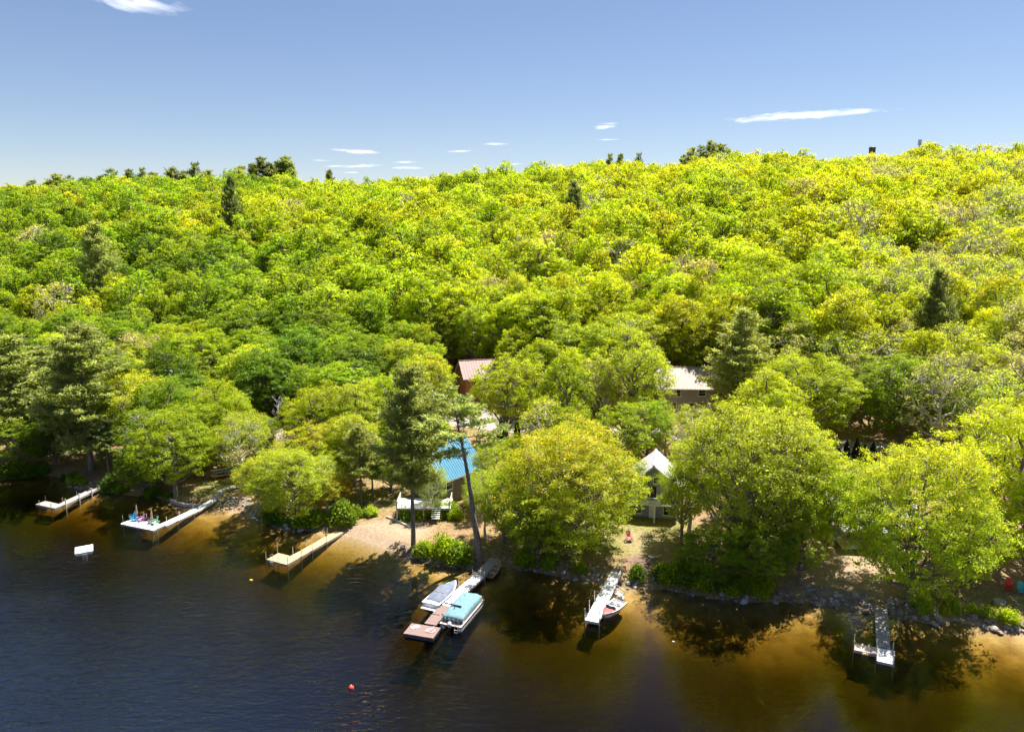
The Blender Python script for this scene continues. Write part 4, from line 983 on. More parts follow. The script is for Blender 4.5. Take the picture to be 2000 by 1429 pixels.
# beached rowing boat beside the ramp
p = gp(951,1124,.1); q = gp(966,1104,.3); h = heading(p, q); c = (p+q)/2
b = thing('rowing_boat', 'tan wooden rowing boat pulled up beside the grey ramp', 'boat', (c[0]+.55, c[1], .25), h)
b.rotation_euler = (0, -.08, h); rings, edge = hull(3.6, 1.25, -.15, .32, 2.2)
MB().loft(rings, close=False).build('hull', M['tan_wood'], b, smooth=True)
for x in (-1.0, 0, .9): MB().box((x, 0, .24), (.24, 1.0, .03)).build('thwart', M['tan_wood'], b)
deck_between(MB(), edge, .86, 1.01).build('gunwale', M['grey_wood'], b)
def line(label, p, q, sag=.25):
    p, q = Vector(p), Vector(q); m = (p+q)/2-Vector((0,0,sag)); o = thing('mooring_line', label, 'rope', p)
    MB().tube([Vector((0,0,0)), (m-p)*.5+Vector((0,0,-sag*.2)), m-p, (m-p)*.5+(q-p)*.5+Vector((0,0,-sag*.2)), q-p], .022, 5).build('line', M['k_white'], o)
    MB().tube([Vector((.06*math.cos(a), .06*math.sin(a), 0)) for a in np.linspace(0, 6.28, 9)], .02, 5).build('loop', M['k_white'], o)
line('white rope tying the red open boat to the straight white dock', (*gp(1166,1208,.5), .52), (*gp(1181,1199,.5), .5))
line('pale rope from the covered runabout bow to the white gangway', (*gp(897,1150,.55), .56), (*gp(884,1141,.7), .72))
line('pale rope from the teal covered pontoon boat to the brown walkway', (*gp(860,1200,.5), .53), (*gp(866,1211,.6), .6))
# mooring buoy and small float
p = gp(686,1341,.1)
b = thing('mooring_buoy', 'round red mooring buoy floating alone on open water', 'buoy', (p[0], p[1], 0))
MB().tube([(0,0,-.2),(0,0,-.12),(0,0,.02),(0,0,.16),(0,0,.26),(0,0,.29)], [.08,.2,.26,.22,.1,.03], 12).build('ball', M['buoy'], b, smooth=True)
MB().tube([(0,0,.26),(0,0,.36)], .035, 6).build('ring_post', M['white_paint'], b)
p = gp(1315,1252,.05)
b = thing('marker_float', 'tiny white marker float on brown water near the red boat', 'float', (p[0], p[1], 0))
MB().tube([(-.12,0,.03),(-.06,0,.03),(.06,0,.03),(.12,0,.03)], [.03,.08,.08,.03], 8).build('body', M['white_paint'], b, smooth=True); MB().tube([(.1,0,.03),(.2,0,.02)], .012, 5).build('line', M['k_white'], b)
p = gp(490,1132,.05)
b = thing('marker_float', 'small yellow marker float beyond the tan dock', 'float', (p[0], p[1], 0))
MB().tube([(-.2,0,.02),(-.1,0,.03),(.1,0,.03),(.2,0,.02)], [.04,.12,.12,.04], 8).build('body', M['yellow'], b, smooth=True); MB().tube([(.18,0,.03),(.3,0,.02)], .012, 5).build('line', M['k_white'], b)

# ------------------------------------------------------------------ chairs, umbrellas, kayaks, garden things
def chair(mat, label, loc, rz, s=1., group=None):
    c = thing('lawn_chair', label, 'chair', loc, rz, group); c.scale = (s, s, s)        # faces +x
    for i in range(5): MB().box((-.02+i*.11, 0, .36-.022*i-(-.044)), (.1, .5, .02), 0, 0, .16).build('seat_slat', mat, c)
    for i in range(5):
        k = i-2; hgt = .78-.05*abs(k)
        MB().box((-.17-.12, k*.105, .38+hgt/2), (.02, .095, hgt), 0, -k*.04, -.33).build('back_slat', mat, c)
    for sgn in (-1, 1):
        MB().box((.12, sgn*.33, .58), (.72, .13, .025)).build('arm', mat, c)
        MB().box((.42, sgn*.29, .28), (.09, .03, .57)).build('front_leg', mat, c)
        MB().box((-.02, sgn*.27, .22), (1.0, .03, .12), 0, 0, .30).build('rear_leg', mat, c)
        MB().box((-.2, sgn*.31, .45), (.06, .03, .26)).build('arm_support', mat, c)
    return c
fd = math.atan2(-Bn.y, -Bn.x) if Bn.y > 0 else math.atan2(Bn.y, Bn.x)
def onB(px, py): p = gp(px, py, DZ+.01); return (p[0], p[1], DZ+.004)
chair(M['c_teal'], 'pale aqua lawn chair behind the blue one on the white dock', onB(259.5,1011.5), fd-.5)
chair(M['c_blue'], 'bright blue lawn chair between aqua and pink chairs on the dock', onB(264,1016), fd+.5)
chair(M['c_pink'], 'pink lawn chair on the white dock', onB(277,1016.5), fd-.35)
chair(M['c_dark'], 'dark charcoal lawn chair beside the green chair on the dock', onB(296.5,1021), fd-.9)
chair(M['c_green'], 'mint green lawn chair at the corner of the white dock', onB(304,1023), fd-.25)
def umbrella(label, loc):
    u = thing('folded_umbrella', label, 'umbrella', loc, 0)
    MB().tube([(0,0,0),(0,0,2.3)], .025, 6).build('pole', M['grey_wood'], u)
    MB().tube([(0,0,.75),(0,0,.9),(0,0,1.25),(0,0,1.32),(0,0,1.5),(0,0,2.2),(0,0,2.32)], [.05,.14,.15,.11,.14,.06,.01], 7).build('canopy', M['umb'], u)
    MB().tube([(0,0,0),(0,0,.08)], .22, 12).build('base', M['dark_float'], u)
umbrella('closed brown umbrella between the blue and pink chairs', onB(268.5,1015)); umbrella('closed brown umbrella between the charcoal and green chairs', onB(297.5,1023.5))
x, y, z = hit(1228,1055)
chair(M['c_red'], 'dusty red lawn chair alone on the lawn below the grey chalet', (x, y, z+.02), -math.pi/2+.1, 1.1)
x, y, z = hit(1969,1151); chair(M['c_scarlet'], 'scarlet lawn chair beside the pale tree trunk on the right shore', (x, y, z+.02), -2.2, 1.1)
x, y, z = hit(1993,1158); chair(M['c_cyan'], 'turquoise lawn chair at the right edge near the scarlet chair', (x, y, z+.02), -1.9, 1.1)
x, y, z = hit(1272,1099)
b = thing('bird_bath', 'pale stone bird bath in the mulched garden bed', 'bird bath', (x, y, z))
MB().tube([(0,0,-.05),(0,0,.08),(0,0,.15),(0,0,.65),(0,0,.72)], [.2,.2,.09,.08,.14], 10).build('pedestal', M['rockpale'], b)
MB().tube([(0,0,.72),(0,0,.84),(0,0,.86),(0,0,.80)], [.14,.38,.35,.08], 14).build('basin', M['rockpale'], b)
x, y, z = hit(1952,1178)
b = thing('fire_pit', 'round metal fire pit ring on the shaded right shore', 'fire pit', (x, y, z))
MB().tube([(0,0,-.05),(0,0,.38),(0,0,.40),(0,0,.12)], [.62,.62,.52,.50], 18, cap=False).build('ring', M['grey_wood'], b); MB().tube([(0,0,.05),(0,0,.14)], [.52,.45], 14).build('ash_bed', M['dark_float'], b)
# kayaks on their rack
x, y, z = hit(432,932)
rk = thing('kayak_rack', 'low timber rack holding kayaks on the bank above the white dock', 'rack', (x, y, z), .62)
for px_ in (-1.1, 1.1):
    for py_ in (-.6, .6): MB().box((px_, py_, .55), (.09,.09,1.3)).build('upright', M['grey_wood'], rk)
    for zz in (.25,.7,1.12): MB().box((px_, 0, zz), (.07,1.4,.07)).build('crossbar', M['grey_wood'], rk)
def kayak(mat, label, off, dz, L=3.4):
    R = Matrix.Rotation(.62, 3, 'Z'); p = R @ Vector(off)
    k = thing('kayak', label, 'kayak', (x+p.x, y+p.y, z+dz), .62)
    rr = []
    for i in range(13):
        t = i/12*2-1; b_ = .33*(1-abs(t)**2.4)+.012; rr.append([(t*L/2, b_*math.cos(a), .16*(1-abs(t)**3*.6)*math.sin(a)+.16*abs(t)**4+.17) for a in np.linspace(0, 2*math.pi, 10, endpoint=False)])
    MB().loft(rr).build('hull', mat, k, smooth=True)
    MB().tube([(.55*math.cos(a)-.1, .22*math.sin(a), .335) for a in np.linspace(0, 2*math.pi, 13)], .03, 5).build('cockpit_rim', M['black'], k)
    MB().box((-.32, 0, .42), (.06,.32,.22)).build('seat_back', M['black'], k)
kayak(M['k_orange'], 'orange kayak lowest on the rack facing the water', (0,-.35,0), .30); kayak(M['k_white'], 'off white kayak beside the orange one on the rack', (.2,.35,0), .30)
kayak(M['k_blue'], 'blue kayak on the middle bars of the rack', (.3,.05,0), .75); kayak(M['k_salmon'], 'salmon pink kayak on the top bars of the rack', (.1,.1,0), 1.17)
# bleached log sea wall
lw = thing('log_wall', 'curved bleached log wall along the bank left of the white dock', 'sea wall', (*gp(360,985), 0))
for j, (a_, b_) in enumerate((((333,978),(346,985)),((345,985),(362,989)),((361,989),(389,990)))):
    for zz in (.05,.33):
        p, q = gp(*a_), gp(*b_); o = lw.location
        MB().tube([(p[0]-o.x, p[1]-o.y, zz), ((p[0]+q[0])/2-o.x, (p[1]+q[1])/2-o.y, zz+.03), (q[0]-o.x, q[1]-o.y, zz)], [.17,.18,.15], 8).build('log', M['log'], lw)
lw2 = thing('log_wall', 'short bleached timber edging above the sandy beach', 'sea wall', hit(770,1015)); o = lw2.location
for a_, b_ in (((755,1010),(776,1018)),((776,1018),(800,1030))):
    p, q = Vector(hit(*a_)), Vector(hit(*b_)); MB().tube([p-o+Vector((0,0,.12)), q-o+Vector((0,0,.12))], [.16,.14], 8).build('log', M['log'], lw2)

# ------------------------------------------------------------------ stones along the shore
import bmesh as _bm
RM = []
for i in range(6):
    b_ = _bm.new(); _bm.ops.create_icosphere(b_, subdivisions=2, radius=1); g = np.random.RandomState(900+i); ax = g.uniform(-1, 1, (5,3))
    for v in b_.verts:
        k = 1+.0*i
        for a_ in ax: k = min(k, .74/max(.2, abs(float(v.co.dot(Vector(a_).normalized()))))) if g.rand() < 2 else k
        v.co *= k*(1+g.uniform(-.06, .06))
    m_ = []
    for mt in ('rock', 'rockpink', 'rockpale'):
        me_ = bpy.data.meshes.new('stone'); b_.to_mesh(me_); me_.materials.append(M[mt]); m_.append(me_)
    RM.append(m_); b_.free()
rk_ = random.Random(77)
def riprap(label, pts, n, smin, smax, up=1.6, pale=.3):
    P = [gp(*p) for p in pts]; c = P[len(P)//2]; o = thing('stone_riprap', label, 'stones', (c[0], c[1], 0))
    seg = np.cumsum([0]+[np.hypot(*(P[i+1]-P[i])) for i in range(len(P)-1)])
    for i in range(n):
        s = rk_.random()*seg[-1]; j = min(np.searchsorted(seg, s)-1 if s > 0 else 0, len(P)-2); j = max(j, 0); f = (s-seg[j])/(seg[j+1]-seg[j])
        q = P[j]+(P[j+1]-P[j])*f; yy = float(shore(q[0]))+rk_.uniform(-.5, up)**1.0; xx = q[0]+rk_.uniform(-.2, .2)
        sz = .78*smin*(smax/smin)**(rk_.random()**1.8); zz = hz(xx, yy)
        k = 2 if rk_.random() < pale else (1 if rk_.random() < .3 else 0)
        e = link('stone', RM[rk_.randrange(6)][k], o, (xx-c[0], yy-c[1], zz+sz*.2), rot=(rk_.uniform(-.4,.4), rk_.uniform(-.4,.4), rk_.random()*6.28))
        e.scale = (sz*rk_.uniform(.8,1.3), sz*rk_.uniform(.8,1.2), sz*rk_.uniform(.6,.9))
riprap('grey stones at the landing of the weathered grey dock', [(140,948),(165,958),(200,955),(235,966)], 45, .22, .6)
riprap('pale stone slope right of the white dock steps', [(418,993),(470,998),(500,1010)], 70, .2, .5, 2.6, .75)
riprap('large boulders at the foot of the olive trees beside the tan dock', [(492,1008),(560,1035),(640,1038)], 38, .3, .9, .9, .5)
riprap('dark stones below the tall white pine and shrubs', [(780,1080),(830,1095),(880,1108),(935,1110)], 60, .2, .55, 1.3, .25)
riprap('pinkish stones between the round maple and the straight white dock', [(1000,1108),(1050,1115),(1120,1130),(1185,1136)], 90, .18, .5, 2.0, .4)
riprap('stones and vines right of the straight white dock', [(1205,1140),(1230,1145),(1300,1150),(1380,1165)], 70, .18, .5, 1.8, .3)
riprap('boulders half hidden under the dark overhanging tree', [(1400,1168),(1480,1174),(1560,1172)], 34, .25, .75, 1.2, .35)
riprap('broad grey stone bank left of the dock with the ladder', [(1575,1174),(1640,1185),(1712,1197)], 110, .22, .62, 2.2, .35)
riprap('stones round the thick trunk of the wide spreading maple', [(1738,1201),(1790,1211),(1845,1219)], 75, .2, .6, 2.2, .35)
riprap('stone bank along the shore below the fire pit', [(1895,1216),(1930,1226),(2000,1240),(2080,1248)], 75, .25, .65, 1.8, .45)

# ------------------------------------------------------------------ houses
def window(root, face, u, z, w, h, L, W, trim, mullion=True):
    sg = {'front': (0,-1), 'back': (0,1), 'left': (-1,0), 'right': (1,0)}[face]
    if sg[1]: c = Vector((u, sg[1]*W/2, z)); dx, dy = w, .06
    else: c = Vector((sg[0]*L/2, u, z)); dx, dy = .06, w
    nrm = Vector((sg[0], sg[1], 0)); f = MB(); t = .09
    def bar(du, dz, bw, bh):
        cc = c+nrm*.03+(Vector((du, 0, dz)) if sg[1] else Vector((0, du, dz)))
        f.box(cc, (bw, .07, bh) if sg[1] else (.07, bw, bh))
    bar(-w/2-t/2, 0, t, h+2*t); bar(w/2+t/2, 0, t, h+2*t); bar(0, h/2+t/2, w, t); bar(0, -h/2-t/2, w, t)
    if mullion: bar(0, 0, w, .05)
    fo_ = f.build('window', trim, root)
    g = c+nrm*.012; MB().box(g, (w, .02, h) if sg[1] else (.02, w, h)).build('pane', M['glass'], fo_)
    s = c+nrm*.07+Vector((0,0,-h/2-t-.03)); MB().box(s, (w+.3, .12, .05) if sg[1] else (.12, w+.3, .05)).build('sill', trim, fo_)
def gable_house(name, label, loc, rz, L, W, wh, rh, wall, roof, wins=(), oh=.5, rib=.6, trim=None, below=1.5, door=None):
    trim = trim or M['white_paint']; r = thing(name, label, 'house', loc, rz)
    m = MB(); hl, hw = L/2, W/2
    prof = [(-hw,-below),(hw,-below),(hw,wh),(0,wh+rh),(-hw,wh)]
    m.add([(-hl, y, z) for y, z in prof]+[(hl, y, z) for y, z in prof], [(4,3,2,1,0),(5,6,7,8,9)]+[(i,(i+1)%5,5+(i+1)%5,5+i) for i in range(5)])
    m.build('wall', wall, r)
    for zb in np.arange(.35, wh, .9):                                 # clapboard courses that catch the light
        MB().box((0, -hw-.008, zb), (L-.02, .016, .05)).build('siding_course', wall, r)
    sl = math.hypot(hw+oh, rh*(hw+oh)/hw); an = math.atan2(rh, hw)
    for s in (-1, 1):
        rf = MB().box((0,0,0), (L+2*oh, sl, .12)).build('roof_slope', roof, r, (0, s*(hw+oh)/2, wh+rh-rh*(hw+oh)/hw/2+.10)); rf.rotation_euler = (-s*an, 0, 0)
        if rib:
            k = int((L+2*oh)/rib); rm = MB().box((0,0,0), (.06, sl-.02, .06)).mesh('seam', roof)
            for i in range(k+1): link('seam', rm, rf, (-(L+2*oh)/2+.05+i*((L+2*oh)-.1)/k, 0, .085))
        MB().box((0, s*(hw+oh+.02), wh-rh*oh/hw+.06), (L+2*oh, .04, .2)).build('fascia', trim, r)
    MB().box((0, 0, wh+rh+.21), (L+2*oh+.04, .3, .06)).build('ridge_cap', roof, r)
    for e in (-1, 1):
        for s in (-1, 1):
            b_ = MB().box((0,0,0), (.05, sl, .2)).build('rake_board', trim, r, (e*(hl+oh+.03), s*(hw+oh)/2, wh+rh-rh*(hw+oh)/hw/2+.06)); b_.rotation_euler = (-s*an, 0, 0)
    for w in wins: window(r, *w, L, W, trim)
    if door:
        face, u, w, h = door; sg = -1 if face in ('front', 'left') else 1
        c = Vector((u, sg*(hw+.03), h/2)) if face in ('front', 'back') else Vector((sg*(hl+.03), u, h/2))
        dd = MB().box(c, (w, .07, h) if face in ('front', 'back') else (.07, w, h)).build('door', trim, r)
        MB().tube([c+Vector((sg*.05 if face in ('left','right') else w*.38, sg*.05 if face in ('front','back') else w*.38, 0)), c+Vector((sg*.1 if face in ('left','right') else w*.38, sg*.1 if face in ('front','back') else w*.38, 0))], .04, 6).build('handle', M['black'], dd)
    return r
def railing(root, pts, h, mat, step=.14, name='railing'):
    for i in range(len(pts)-1):
        a_, b_ = Vector(pts[i]), Vector(pts[i+1]); L = (b_-a_).length; u = Vector((0,0,1))
        rl = MB().tube([a_+u*h, b_+u*h], .045, 4).tube([a_+u*.1, b_+u*.1], .03, 4).build(name, mat, root)
        n = max(1, int(L/step)); bm_ = MB().box((0,0,0), (.035,.035,h-.1)).mesh('baluster', mat)
        for k in range(1, n):
            p = a_.lerp(b_, k/n); link('baluster', bm_, rl, (p.x, p.y, p.z+h/2+.05))
        for p in (a_, b_): MB().box(p+u*h*.52, (.1,.1,h*1.08)).build('newel', mat, root)
def chimney(root, x, y, z0, z1, mat):
    c = MB().box((x, y, (z0+z1)/2), (.7,.6,z1-z0)).build('chimney', mat, root); MB().box((x, y, z1+.05), (.85,.75,.1)).build('chimney_cap', M['grey_siding'], c)
def at_depth(px, py, Y):                                              # the point of that line of sight at distance Y
    d = ray(px, py); return Vector((d[0]*Y/d[1], Y, CAMH+d[2]*Y/d[1]))
# tan roofed house behind the road
e0 = at_depth(1338, 758, 140); gx, gy = e0.x+1.0, 144.0; gz = hz(gx, gy-3)
wh = at_depth(1338,758,140.5).z-gz+.25
h = gable_house('house', 'taupe sided house with a tan seamed metal roof beside the blue green pine', (gx, gy, gz), math.radians(-4), 11.5, 7.6, wh, 3.1, M['tan_siding'], M['tan_roof'],
    [('front',-3.2,wh-1.15,.8,1.3),('front',-1.9,wh-1.15,.8,1.3),('front',2.6,wh-1.1,1.3,1.1,),('front',-2.8,wh-3.7,1.1,1.2),('front',.8,wh-3.7,1.4,1.2),('left',0,wh-.9,1,1.2)], rib=.5, door=('front',4.2,.95,2.05))
chimney(h, -3.4, .9, wh+2, wh+4.0, M['brick'])
# rust coloured house left of the road opening
e0 = at_depth(930, 735, 152); gx, gy = e0.x+3, 156.0; gz = hz(gx, gy-3); wh = max(3.2, e0.z-gz)
h = gable_house('house', 'rust brown house with a maroon roof half hidden behind trees above the road', (gx, gy, gz), math.radians(16), 13, 8, wh, 2.8, M['rust_siding'], M['maroon_roof'],
    [('front',-4.2,wh-1.3,1.1,1.2),('front',-1,wh-1.3,1.4,1.2),('front',3,wh-1.3,1.4,1.2),('left',0,wh-1.2,1.2,1.2)], rib=.6, trim=M['tan_vinyl'], door=('front',1,.95,2.05))
chimney(h, 3, .6, wh+1.6, wh+3.8, M['brick'])
# blue roofed house
b0 = Vector(hit(880, 985)); gx, gy = b0.x-1.0, b0.y+4.2; gz = hz(gx, gy-2); ap = at_depth(893, 868, gy-1)
tot = ap.z-gz; rh = 3.4; wh = tot-rh-.2
h = gable_house('house', 'grey brown lake house with a bright blue seamed metal roof', (gx, gy, gz), math.radians(50), 7.6, 6.4, wh, rh, M['brown_siding'], M['blue_roof'],
    [('left',-1.6,wh-1.3,1.0,1.4),('left',1.6,wh-1.3,1.0,1.4),('left',0,wh+.9,1.0,.9),('front',-2.5,wh-1.5,1.2,1.4),('front',1.5,wh-1.5,1.2,1.4)], oh=.7, rib=.45, door=('left',0,.95,2.05))
HB = h
dk = thing('house_deck', 'grey white raised deck with rails in front of the blue roofed house', 'deck', (gx-2.4, gy-7.0, gz), 0)
top = 1.15; pm = MB().box((0,0,0), (7.6,.28,.05)).mesh('plank', M['white_deck'])
for i in range(13): link('plank', pm, dk, (0, -1.8+i*.3, top))
for px_ in (-3.7, 0, 3.7):
    for py_ in (-1.8, 1.8): MB().box((px_, py_, top/2-.5), (.14,.14,top+1)).build('support_post', M['white_paint'], dk)
MB().box((0,-1.9,top-.14), (7.6,.05,.2)).build('rim_beam', M['grey_siding'], dk); MB().box((0,1.9,top-.14), (7.6,.05,.2)).build('rim_beam', M['grey_siding'], dk)
railing(dk, [(-3.7,1.7,top),(-3.7,-1.85,top),(1.2,-1.85,top)], .95, M['white_paint']); railing(dk, [(2.4,-1.85,top),(3.7,-1.85,top),(3.7,1.7,top)], .95, M['white_paint'])
for i in range(5): MB().box((1.8, -2.05-.26*i, top-.2-.2*i), (1.15,.27,.05)).build('step', M['white_deck'], dk)
# grey chalet
b0 = Vector(hit(1272, 1014)); W_ = 7.2; HL = 6.6; gx, gy = b0.x+1.0, b0.y+3.8; gz = b0.z; ap = at_depth(1268, 908, b0.y)
wh = 4.6; rh = min(3.0, max(2.4, ap.z-gz-wh))
h = gable_house('house', 'grey sided chalet with front gable, white balcony and pale roof', (gx, gy, gz), math.radians(77), HL, W_, wh, rh, M['grey_siding'], M['grey_roof'],
    [('left',-.5,wh+.9,.9,.8),('left',-2.2,3.6,1.3,1.5),('left',-.9+2.2,3.6,1.5,1.5),('left',2.9,3.6,1.0,1.5),('left',-2.3,1.2,1.6,1.2),('left',2.2,1.2,1.2,1.2),('front',0,3.4,1.2,1.2)], oh=.55, rib=0, door=('left',.05,.9,2.05))
h.children[0]; bz = 2.55
MB().box((-HL/2-.95, 0, bz), (1.9, W_-.4, .12)).build('balcony_floor', M['white_paint'], h)
railing(h, [(-HL/2-.1,-W_/2+.3,bz+.06),(-HL/2-1.8,-W_/2+.3,bz+.06),(-HL/2-1.8,W_/2-.3,bz+.06),(-HL/2-.1,W_/2-.3,bz+.06)], .95, M['white_paint'])
for y in (-W_/2+.35, -.3, W_/2-.35): MB().box((-HL/2-1.75, y, bz/2-.4), (.16,.16,bz+.8)).build('balcony_post', M['white_paint'], h)
MB().box((-HL/2-.04, 0.0, 3.62), (.05, .8, 1.95)).build('balcony_door', M['glass'], h)
# brown roofed house behind the kayaks
b0 = Vector(hit(548, 905)); gx, gy = b0.x+.5, b0.y+4.0; gz = hz(gx, gy); ap = at_depth(560, 832, gy); rh = 2.3; wh = max(2.6, ap.z-gz-rh-.2)
h = gable_house('house', 'low house with a brown seamed roof and brick chimney behind the olive trees', (gx, gy, gz), math.radians(32), 10, 7.4, wh, rh, M['k_white'], M['brown_roof'],
    [('left',-1.5,wh-1.1,1.0,1.2),('left',1.5,wh-1.1,1.0,1.2),('front',-2.5,wh-1.1,1.3,1.2),('front',2,wh-1.1,1.3,1.2)], rib=.5, door=('front',0,.95,2.05))
chimney(h, -2.6, 1.6, wh+.6, wh+3.0, M['brick'])
# silver roofed cottage at right
b0 = Vector(hit(1680, 1066)); gx, gy = b0.x+2.6, b0.y+4.2; gz = b0.z; e0 = at_depth(1680, 1036, b0.y); wh = 2.7; 
h = gable_house('house', 'low cottage with a silver metal roof and red trimmed porch under the wide maple', (gx, gy, gz), math.radians(-6), 10.5, 7, wh, 2.1, M['grey_siding'], M['metal_roof'],
    [('front',-3,1.5,1.2,1.1),('front',3,1.5,1.4,1.1),('left',0,1.5,1.1,1.1)], rib=.5, trim=M['c_red'], door=('front',-.6,.95,2.05))
MB().box((-1, -7/2-1.2, .25), (7.5, 2.3, .14)).build('porch_floor', M['white_paint'], h)
for x_ in (-4.5,-1.5,1.5,2.6): MB().box((x_, -7/2-2.2, 1.3), (.12,.12,2.2)).build('porch_post', M['c_red'], h)
po = MB().box((-1, -7/2-1.2, 2.5), (7.8, 2.7, .1)).build('porch_roof', M['metal_roof'], h); po.rotation_euler = (.0, 0, 0)
railing(h, [(-4.5,-7/2-2.2,.3),(-1.5,-7/2-2.2,.3)], .85, M['white_paint'], .3); railing(h, [(-.2,-7/2-2.2,.3),(2.6,-7/2-2.2,.3)], .85, M['white_paint'], .3)
# garden shed beside it
b0 = Vector(hit(1632, 1000)); gable_house('shed', 'small tan roofed garden shed left of the silver roofed cottage', (b0.x, b0.y+2, b0.z), math.radians(10), 3.2, 2.6, 2.1, .9, M['tan_siding'], M['tan_roof'], [('front',-.7,1.3,.6,.6)], oh=.25, rib=.5, door=('front',.6,.8,1.8))['category'] = 'shed'
# water tank and radio mast on the skyline
p = at_depth(1704, 288, 560); gz = hz(p.x, 560)
t = thing('water_tank', 'dark round water tank showing above the right skyline', 'tank', (p.x, 560, gz))
H_ = p.z-gz; MB().tube([(0,0,-.5),(0,0,H_*.96)], 2.2, 20).build('shell', M['dark_float'], t); MB().tube([(0,0,H_*.96),(0,0,H_),(0,0,H_*1.01)], [2.35,2.35,1.6], 20).build('lid', M['dark_float'], t)
MB().box((2.3,0,H_*.5), (.15,.5,H_*.9)).build('ladder', M['silver'], t)
p = at_depth(1796, 283, 600); gz = hz(p.x, 600); H_ = p.z-gz+3.5
t = thing('radio_mast', 'thin lattice radio mast with antennas on the right skyline', 'mast', (p.x, 600, gz))
for k in range(3):
    a_ = k*2.094; MB().tube([(.7*math.cos(a_), .7*math.sin(a_), -.5), (.3*math.cos(a_), .3*math.sin(a_), H_)], .16, 5).build('mast_leg', M['grey_siding'], t)
for zz in np.arange(2, H_, 2.5):
    rr_ = .7-.45*zz/H_; MB().tube([(rr_*math.cos(k*2.094), rr_*math.sin(k*2.094), zz) for k in (0,1,2,0)], .05, 4).build('brace', M['grey_siding'], t)
for zz, k in ((H_-.6,0),(H_-.6,2.1),(H_-.6,4.2),(H_-3,1),(H_-3,3.1),(H_-3,5.2)): MB().box((1.0*math.cos(k), 1.0*math.sin(k), zz), (.5,.5,2.2), k).build('antenna', M['grey_siding'], t)

# ------------------------------------------------------------------ hedge cones, shrubs
for i, (px, py, w, lab) in enumerate(((978,858,.9,'dark cone shaped arborvitae beside the gravel road behind the round maple'),(1010,862,.9,'second dark cone shaped arborvitae, right of the one at the road opening'))):
    x, y, z = hit(px, py); tree(CONE[i % 2], (x, y, z), 4.2, .85, 'cone', 'arborvitae_tree', lab, 'conifer')
for i, (px, py, hh) in enumerate(((1637,902,2.3),(1652,900,3.4),(1671,901,4.0),(1687,905,3.2),(1703,900,3.2))):
    x, y, z = hit(px, py); tree(CONE[i % 2], (x, y, z), hh*1.05, .95, 'cone', 'arborvitae_tree', 'dark cone shaped arborvitae in the hedge row by the right stretch of road', 'conifer', 'arborvitae hedge row')
sh = random.Random(31)
def shrubs(label, grp, pts, n, tint, s0, s1, up=2.5):
    for i in range(n):
        j = sh.randrange(len(pts)-1); f = sh.random(); px = pts[j][0]*(1-f)+pts[j+1][0]*f; py = pts[j][1]*(1-f)+pts[j+1][1]*f
        x, y, z = hit(px, py+sh.uniform(-3, 3)); s = sh.uniform(s0*.55, s1*1.05); tree(SHRUB[sh.randrange(4)], (x, y, z-.05), 1.3*s*sh.uniform(.8, 1.5), 1.2*s*sh.uniform(.8, 1.2), sh.choice(tint), 'shrub', label, 'shrub', grp)
shrubs('leafy shrub in the thicket below the tall white pine', 'thicket by the beach', [(822,1082),(850,1078),(880,1092),(905,1092)], 14, ['lime','green','olive'], 1.1, 1.9)
shrubs('green shrub on the bank beneath the oak, right of the straight white dock', 'bank shrubs under the oak', [(1240,1128),(1320,1132),(1400,1150),(1500,1155)], 22, ['green','lime','deep'], 1.0, 1.8)
shrubs('dark green bush at the foot of the olive trees beside the tan dock', 'bushes by the tan dock', [(520,1015),(560,1025),(620,1022),(650,1015),(690,1020)], 16, ['green','deep'], 1.0, 1.8)
shrubs('small bush among the trunks on the shaded lawn', 'bushes on the shaded lawn', [(660,1000),(700,1010),(760,1000),(790,1015)], 10, ['lime','green','olive'], .7, 1.2)
shrubs('grey green bush on the little rocky point', 'bushes on the rocky point', [(125,935),(150,942),(165,945)], 6, ['olive','deep'], .8, 1.4)
shrubs('green bush at the foot of the huge round maple', 'bushes under the round maple', [(1000,1095),(1050,1100),(1110,1112),(1150,1118)], 10, ['green','deep','lime'], .8, 1.5)
shrubs('leafy bush in front of the white deck of the blue roofed house', 'bushes by the white deck', [(795,1002),(830,1008),(870,1006),(905,1015)], 9, ['lime','olive','green'], .9, 1.5)
shrubs('green bush beside the grey dock landing', 'bushes by the grey dock', [(205,955),(235,962),(300,965),(330,972)], 9, ['green','deep'], .9, 1.5)
shrubs('leafy bush along the cove shore below the dark trees', 'bushes along the cove', [(5,930),(50,928),(100,922)], 8, ['green','deep'], 1.0, 1.6)
shrubs('low bush on the right shore between stone banks', 'bushes of the right shore', [(1770,1190),(1830,1195),(1880,1190),(1990,1215)], 10, ['lime','olive','green'], .6, 1.1)

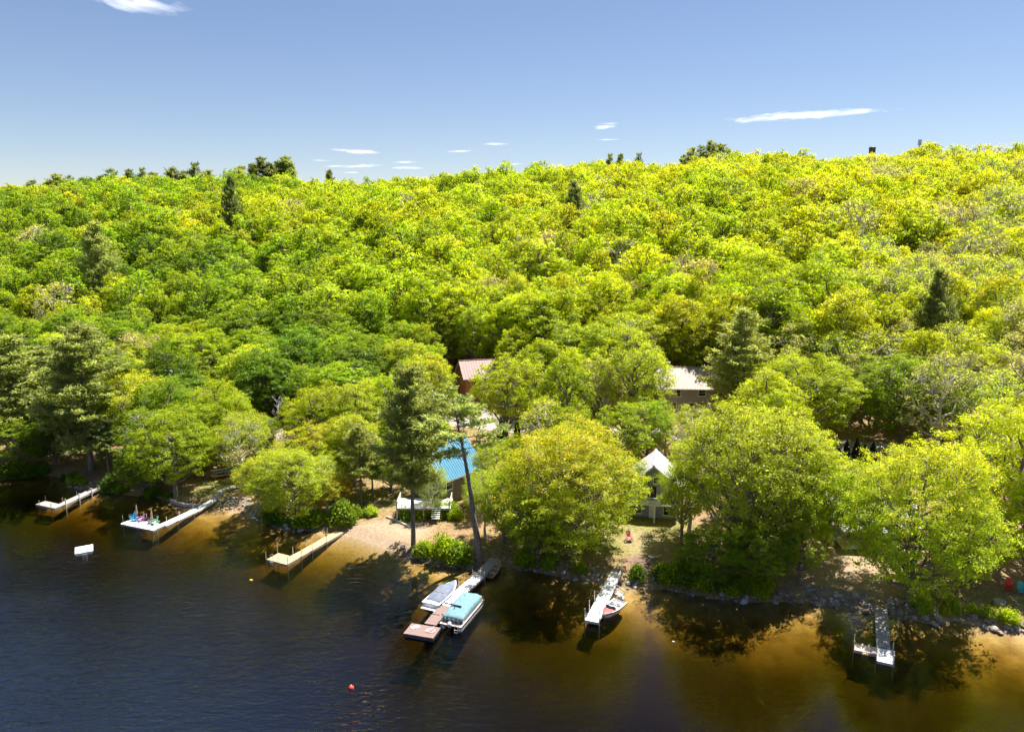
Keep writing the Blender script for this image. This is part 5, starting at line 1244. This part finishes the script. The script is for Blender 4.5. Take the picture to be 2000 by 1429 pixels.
# ------------------------------------------------------------------ clouds: thin flat sheets high in the air
def cloud_material(nm, amax):
    m, nt, out = nmat(nm); tc = N(nt, 'ShaderNodeTexCoord')
    sp = N(nt, 'ShaderNodeVectorMath', operation='LENGTH'); nt.links.new(tc.outputs['Object'], sp.inputs[0])
    geo = N(nt, 'ShaderNodeNewGeometry'); mp = N(nt, 'ShaderNodeMapping'); nt.links.new(geo.outputs['Position'], mp.inputs[0]); mp.inputs['Scale'].default_value = (.0035, .0018, .0035)
    nz = noise(nt, 1.0, 6, .6, mp.outputs[0], .6)
    e = math_(nt, 'SUBTRACT', math_(nt, 'SUBTRACT', 1.22, sp.outputs['Value']), math_(nt, 'MULTIPLY', nz, 1.25))
    a = maprange(nt, e, .0, 1.0, 0., amax)
    df = N(nt, 'ShaderNodeBsdfTranslucent'); df.inputs[0].default_value = (.95,.95,.95,1); d2 = N(nt, 'ShaderNodeBsdfDiffuse'); d2.inputs[0].default_value = (.95,.95,.95,1)
    mm = N(nt, 'ShaderNodeMixShader'); mm.inputs[0].default_value = .7; nt.links.new(d2.outputs[0], mm.inputs[1]); nt.links.new(df.outputs[0], mm.inputs[2])
    tr = N(nt, 'ShaderNodeBsdfTransparent'); ms = N(nt, 'ShaderNodeMixShader'); nt.links.new(a, ms.inputs[0]); nt.links.new(tr.outputs[0], ms.inputs[1]); nt.links.new(mm.outputs[0], ms.inputs[2])
    nt.links.new(ms.outputs[0], out.inputs[0]); return m
M['cloud'] = cloud_material('thin_cloud', .85); M['wisp'] = cloud_material('faint_cloud', .5)
cm_ = MB()
rr = []
for k, (r_, z_) in enumerate(((1,0),(.92,.5),(.7,.85),(.35,1.0),(.02,1.02))): rr.append([(r_*math.cos(a), r_*math.sin(a), z_*.5) for a in np.linspace(0, 2*math.pi, 24, endpoint=False)])
cm_.loft(rr, close=True, cap=True); cloud_me = cm_.mesh('cloud', M['cloud'], True); wisp_me = cm_.mesh('cloud', M['wisp'], True)
def cloud(x0, y0, x1, y1, thick, label, alt=1500., group=None):
    def at(px, py):
        d = ray(px, py); t = (alt-CAMH)/d[2]; return Vector((d[0]*t, d[1]*t, alt))
    a_, b_ = at(x0, y0), at(x1, y1); c = (a_+b_)/2; L = (b_-a_).length/2*1.55
    p0 = at((x0+x1)/2, (y0+y1)/2-thick/2); p1 = at((x0+x1)/2, (y0+y1)/2+thick/2); ax = Vector(((b_-a_).x, (b_-a_).y)).normalized(); nn = Vector((-ax.y, ax.x))
    w = abs(Vector(((p1-p0).x, (p1-p0).y)).dot(nn))/2*1.7
    o = link('cloud', wisp_me if 'wisp' in label else cloud_me, None, c, math.atan2(ax.y, ax.x)); o.scale = (L, max(w, L*.04), 25); tag(o, label, 'cloud', group)
cloud(160,-12,385,26,40,'feathery white cloud crossing the top of the sky above the left wood')
cloud(1405,238,1745,213,17,'long thin bright cloud streak over the right wood')
cloud(668,296,742,297,9,'small bright lens shaped cloud low over the middle skyline')
cloud(645,293,690,294,5,'thin wisp touching the bright lens shaped cloud')
for i, (a_, b_, c_, d_, t_) in enumerate(((1152,248,1206,248,8),(1162,243,1210,241,5))): cloud(a_, b_, c_, d_, t_, ('soft white cloud above the small skyline pines','thin wisp just over the soft white cloud above the small pines')[i])
for a_, b_, c_, d_, t_ in ((870,297,922,294,4),(938,282,1000,281,4),(765,318,815,316,5),(762,329,830,327,5),(655,328,756,321,6),(610,314,645,313,3),(630,326,680,323,4),(655,338,705,336,4),(990,322,1020,319,4),(1160,273,1212,273,3)):
    cloud(a_, b_, c_, d_, t_, 'faint thin wisp of cloud low above the middle skyline', 1500, 'thin cloud wisps low over the skyline')
